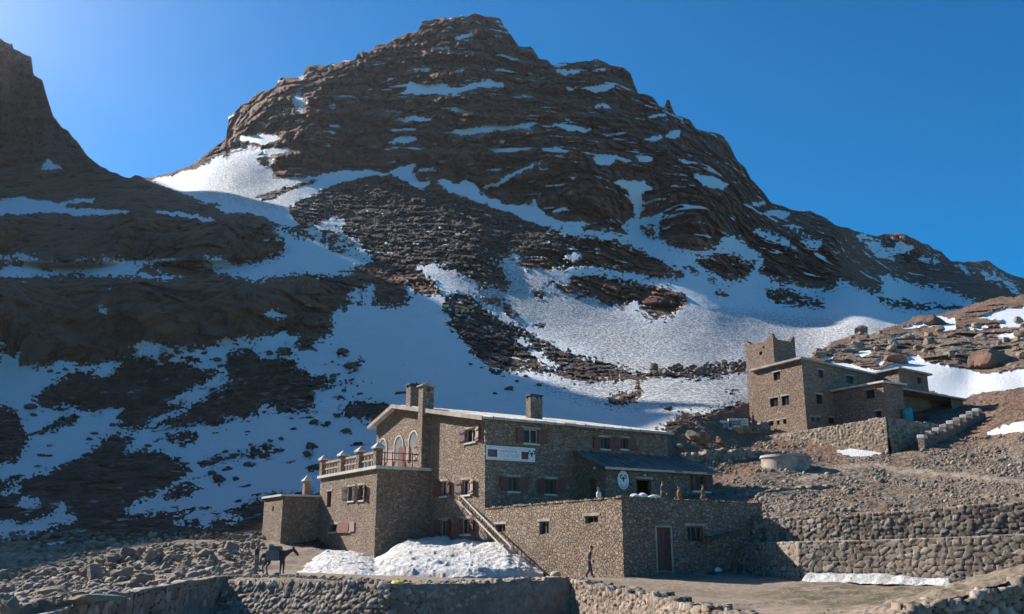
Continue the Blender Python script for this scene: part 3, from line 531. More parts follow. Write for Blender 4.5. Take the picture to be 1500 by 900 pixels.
# ---- valley floor
GP = [(62,905,27),(262,857,41),(400,838,56),(575,857,44),(700,852,48),(840,850,48.5),(914,847,51),(500,842,60),(400,842,62),(700,838,62),(850,846,56),(1000,866,45),(1100,868,44),(1050,838,55),(1000,885,38),
 (1200,880,40),(1170,850,50),(1400,859,44),(1400,872,39),(1300,890,33),(1500,870,42),(1600,876,40),(1260,898,31),(0,850,60),(-100,858,58),(0,800,77),(-100,800,77),(200,790,81),(100,800,77),(300,790,80),(400,780,83),(330,808,70),(200,838,65),(300,838,60),(100,850,54),(0,885,42),(-100,890,42),(200,862,44),(100,880,37)]
gx, gz = [], []
for px, py, Y in GP:
    p = at(px, py, Y); gx.append((p[0], p[1])); gz.append(p[2])
for x, y, z in ((-8,75,-.8),(2,76,.2),(15,72,.8),(-20,90,4.2),(0,92,3.6),(25,88,4.5),(-60,110,8),(-20,110,7),(10,110,6.5),(40,70,0),(-20,8,-3.4),(0,8,-3.2),(20,8,-2.6),(-12,24,-3),(0,24,-2.9),(8,24,-2.6),(-45,30,-3),(-60,60,-1),(35,30,-2),(50,50,-2),(30,48,-2),(18,58,-1.9),(28,56,-1.9)):
    gx.append((x, y)); gz.append(z)
gx = np.array(gx)*5; gz = np.array(gz)
def gh(x, y):
    q = np.stack(np.broadcast_arrays(np.asarray(x, float), np.asarray(y, float)), -1)*5
    return rbf(gx, gz, q, 3e-3)
def ground_material():
    m = NT('trodden_dirt_and_gravel')
    n = m.noise(.35, 6, .6); n2 = m.noise(3.0, 6, .7)
    c = m.ramp(n2, [(.3, (.16, .115, .08)), (.5, (.26, .195, .14)), (.7, (.36, .28, .21))])
    c = m.mix(m.math('MULTIPLY', m.rng(n, .45, .65), .55), c, (.13, .095, .062))
    g = m.noise(1.1, 5, .75); c = m.mix(m.math('MULTIPLY', m.attr('grass'), m.rng(g, .4, .6)), c, (.085, .075, .035))
    v = m.vor(4.5, out='Distance'); vc = m.n('ShaderNodeSeparateColor'); m.set(vc.inputs[0], m.vor(4.5, out='Color'))
    peb = m.math('MULTIPLY', m.rng(v, .34, .26), m.math('GREATER_THAN', vc.outputs[0], .62))
    c = m.mix(m.math('MULTIPLY', peb, m.math('SUBTRACT', 1.0, m.attr('path'))), c, m.ramp(vc.outputs[1], [(0, (.1, .085, .075)), (1, (.34, .30, .26))]))
    h = m.math('ADD', m.math('MULTIPLY', n2, .8), m.math('MULTIPLY', peb, .5))
    return m.out(c, m.bump(h, .9, .10))
GRM = ground_material()
def build_ground():
    xs = np.arange(-75, 70, .3); ys = np.concatenate([np.arange(8, 66, .28), np.arange(66, 112, .6)])
    X, Y = np.meshgrid(xs, ys); Z = gh(X, Y)
    P = np.stack([X, Y, Z], -1); px, py = project(P)
    cv = np.zeros((RH, RW)); fill(cv, [(1090,868),(1200,856),(1400,862),(1330,885),(1230,893),(1130,880)], 1); fill(cv, [(-100,800),(380,790),(380,835),(200,862),(0,900),(-100,900)], .55)
    grass = sample(blur(cv, 6), px, py)*(Y > 20)
    cp = np.zeros((RH, RW)); fill(cp, [(380,840),(900,838),(1160,850),(1130,880),(1000,885),(830,856),(260,862)], 1)
    path = sample(blur(cp, 4), px, py)*(Y > 20)
    Z = Z-sstep(79, 85, Y)*3.0*sstep(-8, -14, X)
    Z = Z+fbm(P/2.2, 4, 81)*.22*(1-path*.75)+fbm(P/.6, 3, 82)*.09*(1-path*.7)
    # lower ground in front of the foreground wall and of the left parapet
    P[..., 2] = Z
    low = lower_zone(X, Y); P[..., 2] -= low*1.9
    o = grid_obj('ground', P, GRM, dict(grass=grass, path=path)); tag(o, kind='structure')
# wall lines in plan (x, y, top z)
def pl(pts): return [tuple(at(px, py, Y)) for px, py, Y in pts]
W1 = pl([(262,857,50),(330,856,48.6),(450,857,46),(575,858,43.5),(640,856,44.6),(740,853,47.0),(835,851,49.2),(880,862,44.5),(940,872,40.5),(1000,884,36),(1040,897,32.5),(1100,915,28)])
W0 = pl([(-60,930,24),(60,903,29),(160,876,35),(265,854,42.8),(330,845,49),(385,839,56)])
def lower_zone(X, Y):
    w1 = np.array(W1); w0 = np.array(W0)
    yw = np.interp(X, w1[:, 0], w1[:, 1]); a = sstep(.0, .5, yw-Y-.15)*(X > -15.3)*(X < 9.5)
    b = np.interp(Y, w0[:, 1], w0[:, 0]); c = sstep(.1, .5, X-b)*(Y < 42.6)*(X < -14)
    return np.maximum(a*sstep(9.5, 7, X), c)
build_ground()
# ---- dry stone
def stone_material(name='dry_stone', dark=1.0):
    m = NT(name); cell = m.attr('cell'); gap = m.attr('gap')
    c = m.ramp(cell, [(0, (.13, .095, .07)), (.25, (.22, .165, .12)), (.5, (.31, .245, .19)), (.7, (.25, .175, .12)), (.88, (.36, .295, .23)), (1, (.44, .37, .30))])
    if dark > 1: c = m.mix(.35, c, (.46, .37, .28))
    n = m.noise(4.0, 6, .7); c = m.mix(m.math('MULTIPLY', m.rng(n, .4, .65), .4), c, (.13, .10, .08))
    c = m.mix(m.rng(gap, .15, .05), c, (.035, .026, .02))
    return m.out(c, m.bump(m.noise(9.0, 6, .7), .7, .05))
DRY = stone_material(); DRYL = stone_material('pale_dry_stone', 1.3)
def vor2(s, h, seed):
    i = np.floor(s).astype(np.int64); j = np.floor(h).astype(np.int64)
    f1 = np.full(s.shape, 9.); f2 = f1.copy(); idv = np.zeros(s.shape); tl = np.zeros(s.shape)
    for di in (-1, 0, 1):
        for dj in (-1, 0, 1):
            a, b = i+di, j+dj
            x = a+.08+.84*_h(a, b, a*0, seed); y = b+.14+.72*_h(a, b, a*0+1, seed); r = _h(a, b, a*0+2, seed)
            ex = s-x; ey = h-y; d = np.hypot(ex, ey); m = d < f1
            t_ = ex*(_h(a, b, a*0+3, seed)-.5)*.9+ey*(_h(a, b, a*0+4, seed)-.6)*.9
            f2 = np.where(m, f1, np.minimum(f2, d)); idv = np.where(m, r, idv); f1 = np.where(m, d, f1); tl = np.where(m, t_, tl)
    return f1, f2, idv, tl
def stone_wall(name, label, line, height, thick=.55, stone=.34, relief=.13, step=.07, ragged=.12, seed=1, mat=None, cat='wall', group=None, base=None, side=1, steps=1, batter=None):
    """line: (x,y,z_top) points; the relief side faces the camera when side=1"""
    L = np.array(line, float); d = np.hypot(*np.diff(L[:, :2], axis=0).T); S_ = np.concatenate([[0], np.cumsum(d)])
    s = np.arange(0, S_[-1]+step/2, step); C = np.stack([np.interp(s, S_, L[:, k]) for k in range(3)], -1)
    C[:, 0] += fbm(np.stack([s/3, s*0, s*0], -1), 2, seed)*.12
    T = np.gradient(C[:, :2], axis=0); T /= np.linalg.norm(T, axis=1)[:, None]
    N = np.stack([T[:, 1], -T[:, 0]], -1); mid = C[len(C)//2, :2]
    if (N.mean(0)@(-mid))*side < 0: N = -N
    kr = 8; Np = np.pad(N, ((kr, kr), (0, 0)), mode='edge'); N = sum(Np[i:i+len(N)] for i in range(2*kr+1)); N /= np.linalg.norm(N, axis=1)[:, None]
    H = np.interp(s, np.linspace(0, s[-1], len(height)), height) if np.ndim(height) else np.full(len(s), float(height))
    nh = int(H.max()/step)+1; nt_ = max(3, int(thick/step))
    hh = np.concatenate([np.linspace(0, 1, nh), np.ones(nt_-1), np.linspace(1, .2, max(4, nh//4))[1:]])
    tt = np.concatenate([np.zeros(nh), np.linspace(0, 1, nt_)[1:], np.ones(max(4, nh//4)-1)])
    HH, SS = np.meshgrid(hh, s, indexing='ij'); TT = np.meshgrid(tt, s, indexing='ij')[0]
    arc = (HH*H[None])+TT*thick+np.where(TT == 1, (1-HH)*H.max(), 0)
    warp = fbm(np.stack([SS/.5, arc/.5, SS*0], -1), 3, seed+3)*.28
    f1, f2, idv, tl_ = vor2(SS/stone+warp, arc/(stone*.72)+warp*.7, seed); gap = f2-f1
    bulge = sstep(0, .15, gap)*(.55+.7*idv+tl_*1.1)*relief+fbm(np.stack([SS/.12, arc/.12, SS*0], -1), 2, seed+5)*relief*.12
    rg = (_h(np.floor(SS/stone/1.3+warp).astype(np.int64), SS.astype(np.int64)*0+seed, SS.astype(np.int64)*0, seed+9)-.6)*ragged*2
    P = np.zeros(HH.shape+(3,)); bt_ = np.interp(s, np.linspace(0, s[-1], len(batter)), batter) if batter is not None else np.full(len(s), .06)
    off = np.where(TT == 0, bulge, np.where(TT == 1, -bulge, 0))-TT*thick+(1-HH)*bt_[None]*H[None]*(TT == 0)
    P[..., 0] = C[None, :, 0]+N[None, :, 0]*off; P[..., 1] = C[None, :, 1]+N[None, :, 1]*off
    P[..., 2] = C[None, :, 2]-H[None]*(1-HH)+np.where(HH >= .999, bulge*.7, 0)+rg*sstep(.8, 1, HH)
    at_ = dict(cell=idv, gap=gap)
    # closed ends
    c0 = P.mean(0)[0]; c1 = P.mean(0)[-1]
    for e, idx in ((0, 0), (1, -1)):
        E = P[:, idx].copy(); cc = E.mean(0); ring = [cc+(E-cc)*k for k in (.02, .5)]
        R_ = np.stack(ring if e == 0 else ring[::-1], 1)
        P = np.concatenate([R_, P] if e == 0 else [P, R_], 1)
        for k in at_:
            c_ = np.repeat(at_[k][:, :1] if e == 0 else at_[k][:, -1:], 2, 1); at_[k] = np.concatenate([c_, at_[k]] if e == 0 else [at_[k], c_], 1)
    o = grid_obj(name, P, mat or DRY, at_, smooth=False)
    return tag(o, label, cat, group)
stone_wall('dry_stone_wall', 'ragged dry stone wall holding up the path along the bottom of the view', W1, 2.6, .6, .31, .15, .058, .16, 3, batter=[.75,.75,.75,.75,.2,.06,.06,.1,.3,.5,.6,.6])
stone_wall('parapet_wall', 'low dark retaining wall with smooth pale coping running to the lower left corner', W0, 2.3, .5, .6, .06, .1, .03, 4, side=-1 if False else 1)
LW = pl([(1070,797,57),(1105,796,54.4),(1170,794,50.3),(1280,792,47.5),(1400,788,44.6),(1500,783,42.6),(1600,777,41),(1980,765,33)])
stone_wall('retaining_wall', 'lower tier of rounded boulders in the terraced wall right of the annex', LW, 2.2, .9, .42, .055, .06, .01, 5, mat=DRYL)
UW = pl([(1060,763,59),(1105,760,56),(1225,756,52),(1330,749,49.3),(1420,742,47),(1500,735,45.3),(1600,726,43.6),(1980,716,34.5)])
stone_wall('retaining_wall', 'upper tier of darker stones in the terraced wall right of the annex', UW, 1.75, .9, .38, .07, .06, .06, 6)
W4 = pl([(1250,922,23.5),(1300,903,24),(1400,874,25),(1500,847,26),(1620,815,27)])
W4C = pl([(1210,903,26),(1258,893,26.5),(1340,872,27.5),(1400,856,28.2),(1500,826,29.2),(1620,794,30),(1930,738,31)])
stone_wall('dry_stone_wall', 'dark loose stone wall under the earth bank in the lower right corner', [(x, y-.25, z-.05) for x, y, z in W4], 2.2, .5, .3, .16, .05, .16, 7)
# earth bank on top of that wall
def build_bank():
    def res(L): L = np.array(L); q = np.linspace(0, 1, 260); return np.stack([np.interp(q, np.linspace(0, 1, len(L)), L[:, k]) for k in range(3)], -1)
    f, c = res(W4), res(W4C); d = c-f; rows = []
    for t in np.linspace(0, 1, 40): rows.append(f+d*t+np.array([0, 0, 1])*(.12*math.sin(t*math.pi)))
    for t in np.linspace(0, 1, 24)[1:]: rows.append(c+d*np.array([1, 1, 0])*t*1.3-np.array([0, 0, 2.6])*t**1.4)
    P = np.stack(rows); P[..., 2] += fbm(P/.7, 4, 85)*.16
    o = grid_obj('earth_bank', P, GRM, dict(grass=np.full(P.shape[:2], .25), path=np.full(P.shape[:2], .2))); tag(o, kind='structure')
build_bank()
# small terrace walls higher on the slope
stone_wall('terrace_wall', 'short pale rubble terrace wall between the lean-to and the track', [tuple(s2pt(x, y)*1.0+np.array([0, -.6, 0])) for x, y in ((1075,728),(1110,720),(1160,716),(1214,713))], 2.0, .6, .3, .12, .08, .12, 8)
stone_wall('rubble_wall', 'rubble wall of grey blocks below the tower house and left of the round cistern', [tuple(at(x, y, Y)) for x, y, Y in ((1003,668,83),(1040,663,85),(1078,660,86))], 3.0, .8, .45, .2, .1, .25, 9)
stone_wall('rubble_wall', 'dark faced wall in shade just behind the round cistern', [tuple(at(x, y, Y)) for x, y, Y in ((1078,659,86),(1130,663,89),(1175,664,92),(1225,666,94))], 2.4, .7, .4, .12, .1, .1, 10)
stone_wall('rubble_wall', 'rubble bank directly left of the tower house foot under the person in red', [tuple(at(x, y, Y)) for x, y, Y in ((1000,640,96),(1050,628,100),(1095,618,104),(1128,622,104))], 3.4, .9, .5, .25, .11, .25, 11)
# ================================================================== BUILDINGS
def masonry(name, warm=0.):
    m = NT(name)
    wp = m.vmath('ADD', m.pos(), m.vmath('SCALE', m.noise(2.2, 3, .6, col=True)))
    sc = m.n('ShaderNodeVectorMath', operation='SCALE'); m.set(sc.inputs[0], m.noise(1.8, 3, .6, col=True)); sc.inputs[3].default_value = .34
    wp = m.vmath('ADD', m.pos(), sc.outputs[0])
    mp = m.n('ShaderNodeMapping'); m.set(mp.inputs[0], wp); mp.inputs['Scale'].default_value = (1, 1, 1.25)
    v = mp.outputs[0]; S0 = 4.1
    edge = m.vor(S0, 'DISTANCE_TO_EDGE', 'Distance', v); col = m.n('ShaderNodeSeparateColor'); m.set(col.inputs[0], m.vor(S0, 'F1', 'Color', v))
    c = m.ramp(col.outputs[0], [(0, (.22+warm*.02, .148, .102)), (.2, (.28+warm*.02, .198, .142)), (.42, (.34+warm*.02, .25, .182)), (.6, (.32, .212, .142)), (.8, (.365+warm*.02, .277, .205)), (1, (.41, .325, .245))])
    n = m.noise(7, 6, .7); c = m.mix(m.math('MULTIPLY', m.rng(n, .45, .7), .5), c, (.12, .095, .078))
    big = m.noise(.35, 4, .6); c = m.mix(m.math('MULTIPLY', m.rng(big, .45, .65), .4), c, (.21, .15, .108))
    mort = m.rng(edge, .09, .02); c = m.mix(m.math('MULTIPLY', mort, .45), c, (.13, .105, .085))
    h = m.math('ADD', m.math('MULTIPLY', m.rng(edge, 0, .16), .9), m.math('MULTIPLY', n, .35))
    h = m.math('ADD', h, m.math('MULTIPLY', col.outputs[1], .55))
    return m.out(c, m.bump(h, 1.0, .10))
MAS = masonry('rubble_masonry'); MAS2 = masonry('rubble_masonry_warm', 1.)
def plain(name, c, rough=.85, var=.25, scale=2.5, bump=.3, metal=0, bd=.03):
    m = NT(name); n = m.noise(scale, 6, .65)
    lo = tuple(x*(1-var) for x in c); hi = tuple(min(1, x*(1+var)) for x in c)
    m.b.inputs['Metallic'].default_value = metal
    m.set(m.b.inputs['Roughness'], rough)
    return m.out(m.mix(m.rng(n, .3, .7), lo, hi), m.bump(m.noise(scale*5, 5, .7), bump, bd))
CONC = plain('weathered_concrete', (.36, .31, .265), var=.3, scale=1.2)
ROOFM = plain('galvanised_sheet', (.42, .385, .35), .55, .3, .8, .3)
ROOFB = plain('blue_grey_sheet', (.15, .13, .115), .85, .3, .8, .3)
SHUT = plain('oxblood_shutter_paint', (.16, .062, .048), .55, .25, 6)
SHUT2 = plain('sunlit_shutter_paint', (.36, .235, .20), .6, .2, 6)  # paler copy of the shutter red, sunlight put into the colour
WOOD = plain('rough_timber', (.20, .13, .085), .8, .3, 5)
PALEW = plain('bleached_timber', (.50, .42, .35), .8, .25, 4)
WHITE = plain('white_paint', (.74, .72, .68), .7, .1, 5)
DARK = plain('sooty_metal', (.05, .045, .045), .7, .3, 4)
TRIM = plain('brownish_render', (.40, .29, .21), .85, .2, 2); SLABM = plain('pale_render', (.55, .50, .44), .85, .2, 1.5)
glm = NT('window_glass'); glm.b.inputs['Metallic'].default_value = 0; glm.b.inputs['Specular IOR Level'].default_value = .2
GLASS = glm.out((.018, .02, .024)); glm.b.inputs['Roughness'].default_value = .3
Z3 = Vector((0, 0, 1))
class Frame:
    def __init__(s, C, az):
        s.C = Vector(C); a = R(az); s.A = Vector((math.sin(a), math.cos(a), 0)); s.B = Vector((math.cos(a), -math.sin(a), 0))
    def p(s, a, b, z): v = s.C+s.A*a+s.B*b; return Vector((v.x, v.y, z))
def rootloc(par):
    while par is not None and par.parent is not None: par = par.parent
    return Vector(par.location) if par is not None else Vector((0, 0, 0))
class MB:
    def __init__(s): s.v = []; s.f = []
    def add(s, vs, fs): n = len(s.v); s.v += [Vector(v) for v in vs]; s.f += [tuple(i+n for i in f) for f in fs]; return s
    def quad(s, a, b, c, d): return s.add([a, b, c, d], [(0, 1, 2, 3)])
    def hexa(s, p):   # 8 points: bottom 4 then top 4
        return s.add(p, [(3, 2, 1, 0), (4, 5, 6, 7), (0, 1, 5, 4), (1, 2, 6, 5), (2, 3, 7, 6), (3, 0, 4, 7)])
    def box(s, fr, a0, a1, b0, b1, z0, z1):
        return s.hexa([fr.p(a0, b0, z0), fr.p(a0, b1, z0), fr.p(a1, b1, z0), fr.p(a1, b0, z0), fr.p(a0, b0, z1), fr.p(a0, b1, z1), fr.p(a1, b1, z1), fr.p(a1, b0, z1)])
    def beam(s, p, q, w_, h_=None, up=Z3):
        p, q = Vector(p), Vector(q); h_ = h_ or w_; d = (q-p).normalized(); x = d.cross(up)
        if x.length < 1e-4: x = d.cross(Vector((1, 0, 0)))
        x.normalize(); y = x.cross(d).normalized()
        c = [(-1, -1), (1, -1), (1, 1), (-1, 1)]
        return s.hexa([p+x*i*w_/2+y*j*h_/2 for i, j in c]+[q+x*i*w_/2+y*j*h_/2 for i, j in c])
    def tube(s, p, q, r0, r1=None, n=10):
        r1 = r0 if r1 is None else r1; p, q = Vector(p), Vector(q); d = (q-p).normalized(); x = d.orthogonal().normalized(); y = d.cross(x)
        vs = [p+(x*math.cos(2*math.pi*k/n)+y*math.sin(2*math.pi*k/n))*r0 for k in range(n)]+[q+(x*math.cos(2*math.pi*k/n)+y*math.sin(2*math.pi*k/n))*r1 for k in range(n)]
        fs = [(k, (k+1) % n, n+(k+1) % n, n+k) for k in range(n)]+[tuple(range(n))[::-1], tuple(range(n, 2*n))]
        return s.add(vs, fs)
    def build(s, name, mat, parent=None, bevel=0, smooth=False):
        o0 = rootloc(parent); o = mesh_obj(name, [v-o0 for v in s.v], s.f, mat, parent, smooth)
        bm = bmesh.new(); bm.from_mesh(o.data); bmesh.ops.recalc_face_normals(bm, faces=bm.faces)
        if bevel: bmesh.ops.bevel(bm, geom=bm.edges[:], offset=bevel, segments=1, affect='EDGES', clamp_overlap=True)
        bm.to_mesh(o.data); bm.free(); return o
def hole_cells(L, z0, ztop, holes):
    us = sorted(set([0, L]+[x for h in holes for x in h[:2]]+[x for x, _ in ztop if 0 < x < L]))
    return us
def panel(mb, org, d, L, z0, ztop, n, holes=(), reveal=.35, sub=.0):
    """stone wall face from org along d; ztop = [(u, z)]; holes=(u0,u1,z0,z1); reveals go inward (-n)"""
    us = hole_cells(L, z0, ztop, holes); zx = [p[0] for p in ztop]; zy = [p[1] for p in ztop]
    zs = sorted(set([z0]+[z for h in holes for z in h[2:4]]))
    P = lambda u, z, k=0.: Vector((org.x+d.x*u-n.x*k, org.y+d.y*u-n.y*k, z))
    for ua, ub in zip(us[:-1], us[1:]):
        ta, tb = np.interp(ua, zx, zy), np.interp(ub, zx, zy)
        for i, za in enumerate(zs):
            last = i == len(zs)-1; zb = None if last else zs[i+1]
            um, zm = (ua+ub)/2, (za+(zb if zb is not None else za+.01))/2
            if any(h[0]-1e-6 <= um <= h[1]+1e-6 and h[2]-1e-6 <= zm <= h[3]+1e-6 for h in holes): continue
            if last: mb.quad(P(ua, za), P(ub, za), P(ub, tb), P(ua, ta))
            else: mb.quad(P(ua, za), P(ub, za), P(ub, zb), P(ua, zb))
    for u0, u1, a, b in holes:
        r = reveal
        mb.quad(P(u0, a), P(u0, b), P(u0, b, r), P(u0, a, r)); mb.quad(P(u1, a), P(u1, b), P(u1, b, r), P(u1, a, r))
        mb.quad(P(u0, a), P(u1, a), P(u1, a, r), P(u0, a, r)); mb.quad(P(u0, b), P(u1, b), P(u1, b, r), P(u0, b, r))
def plane_uz(px, py, org, d, n):
    r = at(px, py, 1.0); r = Vector(r); t = org.dot(n)/r.dot(n); h = r*t; return (h-org).dot(d), h.z
class Wall:
    """one vertical face; windows are given as boxes read off the photograph and kept as metres on the face"""
    def __init__(s, org, d, L, z0, ztop, n):
        s.o, s.d, s.L, s.z0, s.zt, s.n = Vector(org), Vector(d), L, z0, ztop, Vector(n); s.holes = []
        s.o.z = 0
    def box(s, x0, y0, x1, y1):
        a, za = plane_uz(x0, (y0), s.o, s.d, s.n); b, zb = plane_uz(x1, y1, s.o, s.d, s.n)
        ym = (y0+y1)/2; xm = (x0+x1)/2
        a = plane_uz(x0, ym, s.o, s.d, s.n)[0]; b = plane_uz(x1, ym, s.o, s.d, s.n)[0]
        zt = plane_uz(xm, y0, s.o, s.d, s.n)[1]; zb = plane_uz(xm, y1, s.o, s.d, s.n)[1]
        return min(a, b), max(a, b), zb, zt
    def pt(s, u, z, k=0.): return Vector((s.o.x+s.d.x*u+s.n.x*k, s.o.y+s.d.y*u+s.n.y*k, z))
    def hole(s, u0, u1, a, b): s.holes.append((u0, u1, a, b)); return (u0, u1, a, b)
    def emit(s, mb, reveal=.35): panel(mb, s.o, s.d, s.L, s.z0, s.zt, s.n, s.holes, reveal)
    def slab(s, mb, u0, u1, a, b, k0, k1):
        c = [(u0, k0), (u1, k0), (u1, k1), (u0, k1)]
        return mb.hexa([s.pt(u, a, k) for u, k in c]+[s.pt(u, b, k) for u, k in c])
def window(w_, rect, parent, shutters='', sh_w=None, mat=None, frame=WOOD, pane=True, sill=True, lintel=True, bars=1, open_=(12, 168), label=None, cut=True):
    u0, u1, a, b = rect
    if cut: w_.hole(*rect)
    mb = MB(); t = .07; k0, k1 = -.24, -.16
    for q in ((u0, u0+t, a, b), (u1-t, u1, a, b), (u0+t, u1-t, a, a+t), (u0+t, u1-t, b-t, b)): w_.slab(mb, *q, k0, k1)
    for i in range(bars):
        uc = u0+(u1-u0)*(i+1)/(bars+1); w_.slab(mb, uc-.03, uc+.03, a+t, b-t, k0, k1)
    f = mb.build('window', frame, parent)
    if pane:
        g = MB(); w_.slab(g, u0+t, u1-t, a+t, b-t, -.215, -.195); g.build('pane', GLASS, f)
    if sill:
        g = MB(); w_.slab(g, u0-.12, u1+.12, a-.12, a-.003, -.1, .1); g.build('sill', SLABM, f)
    if lintel:
        g = MB(); w_.slab(g, u0-.2, u1+.2, b+.003, b+.16, -.1, .03); g.build('lintel', CONC, f)
    sw = sh_w or (u1-u0)/2
    for sd in shutters:
        # leaf hinged at the jamb, swung out from the wall
        ang = R(open_[0] if sd == 'l' else 180-open_[0])
        hu = u0-.02 if sd == 'l' else u1+.02; ang = R(open_[0])
        du = (-1 if sd == 'l' else 1)*math.cos(ang)*sw; dk = math.sin(ang)*sw
        g = MB(); th = .045
        for (z0_, z1_, e) in ((a, b, 0),):
            p0 = (hu, .05); p1 = (hu+du, .05+dk); nx, nk = -(p1[1]-p0[1]), (p1[0]-p0[0]); l = math.hypot(nx, nk); nx, nk = nx/l*th, nk/l*th
            c = [p0, p1, (p1[0]+nx, p1[1]+nk), (p0[0]+nx, p0[1]+nk)]
            g.hexa([w_.pt(u, z0_, abs(k)) for u, k in c]+[w_.pt(u, z1_, abs(k)) for u, k in c])
        # ledges across the boards
        for zz in (a+(b-a)*.2, a+(b-a)*.8):
            c = [(p0[0]+du*.08, .1+dk*.08), (p0[0]+du*.92, .1+dk*.92), (p0[0]+du*.92, .14+dk*.92), (p0[0]+du*.08, .14+dk*.08)]
            g.hexa([w_.pt(u, zz-.05, k) for u, k in c]+[w_.pt(u, zz+.05, k) for u, k in c])
        g.build('shutter', mat or SHUT, parent)
    return f
# ------------------------------------------------------------------ main refuge house
FR = Frame(at(914, 845, 51), -32); A_, B_ = FR.A, FR.B; nA, nB = -A_, -B_
house = empty('stone_house', FR.p(15.25, 0, -1.2), 'big stone mountain refuge with pitched roof, red shutters and roof chimneys', 'house')
wm = MB(); ZB = -2.4
# gable plane b=0, from a=15.25 to 34.75
gab = Wall(FR.p(15.25, 0, 0), A_, 19.5, ZB, [(0, 8.88), (15.05, 11.62), (19.5, 10.5)], nB)
lng = Wall(FR.p(15.25, 0, 0), B_, 17.3, ZB, [(0, 8.88), (17.3, 8.88)], nA)
for bx, lr in (((682, 628, 697, 648), 'lr'), ((677, 703, 689, 725), 'lr'), ((646, 705, 655, 727), 'lr'), ((645, 762, 655, 786), 'lr'), ((676, 760, 689, 783), 'lr')):
    lit = bx[0] > 670 and bx[1] < 720
    window(gab, gab.box(*bx), house, lr, .72, SHUT2 if lit else SHUT, frame=PALEW, open_=(14, 0))
# arched openings of the terrace room
def arch(w_, uc, zc, r, zb, parent, fill_mat):
    n = 14; ri = r-.13
    for nm, m_, rr0, rr1, k0, k1 in (('arch_window', SLABM, ri, r, -.05, .07),):
        g = MB(); pts0 = [(uc-rr0, zb), (uc-rr1, zb)]
        ring = [(uc+math.cos(t)*rr0, zc+math.sin(t)*rr0, uc+math.cos(t)*rr1, zc+math.sin(t)*rr1) for t in [math.pi*k/n for k in range(n+1)]]
        ring = [(uc+rr0, zb, uc+rr1, zb)]+ring+[(uc-rr0, zb, uc-rr1, zb)]
        for q, t in zip(ring[:-1], ring[1:]):
            c = [(q[0], q[1]), (q[2], q[3]), (t[2], t[3]), (t[0], t[1])]
            g.hexa([w_.pt(u, z, k0) for u, z in c]+[w_.pt(u, z, k1) for u, z in c])
        f = g.build(nm, m_, parent)
    g = MB(); pl_ = [(uc+ri, zb)]+[(uc+math.cos(math.pi*k/n)*ri, zc+math.sin(math.pi*k/n)*ri) for k in range(n+1)]+[(uc-ri, zb)]
    m_ = len(pl_); g.add([w_.pt(u, z, .012) for u, z in pl_]+[w_.pt(u, z, -.02) for u, z in pl_], [tuple(range(m_)), tuple(range(m_, 2*m_))[::-1]]+[(k, (k+1) % m_, m_+(k+1) % m_, m_+k) for k in range(m_)])
    g.build('arch_pane', fill_mat, f)
    return f
ARCHP = plain('dusty_arch_glass', (.21, .22, .20), .35, .3, 2)
for pxc, pyt in ((561.5, 642), (585, 637.5), (606.5, 630.5)):
    u, z = plane_uz(pxc, pyt, gab.o, A_, nB); arch(gab, u, z-.95, .95, z-(1.9 if pxc > 600 else 2.2), house, ARCHP)
# terrace door, shutters under the arches, window at right of the terrace
TZ = 5.95
g = MB(); gab.slab(g, 15.6-.0, 16.6, TZ+.05, TZ+2.1, -.02, .09); g.build('terrace_door', SHUT2, house)
for u0 in (11.1, 12.4, 17.4): g = MB(); gab.slab(g, u0, u0+.55, TZ+.85, TZ+2.05, .03, .12); g.build('shutter', SHUT2, house)
gd = MB(); gab.slab(gd, 13.2, 14.5, TZ+.05, TZ+2.1, -.02, .09); d_ = gd.build('terrace_door', SHUT, house)
window(gab, (9.6, 10.9, TZ+1.15, TZ+2.1), house, 'lr', .55, SHUT2, open_=(8, 0), lintel=False)
# long wall windows
for bx in ((768, 629, 788, 650), (880, 641, 892, 658), (909, 642, 919, 658), (745, 699, 759, 720), (799, 702, 813, 724)):
    window(lng, lng.box(*bx), house, 'lr', .75, SHUT, frame=PALEW if bx[0] < 790 and bx[1] < 640 else WOOD, open_=(10, 0))
gab.emit(wm); lng.emit(wm)
# back and far walls
panel(wm, FR.p(34.75, 0, 0), B_, 17.3, ZB, [(0, 10.5), (17.3, 10.5)], A_)
panel(wm, FR.p(15.25, 17.3, 0), A_, 19.5, ZB, [(0, 8.88), (15.05, 11.62), (19.5, 10.5)], B_)
wo = wm.build('wall', MAS, house)
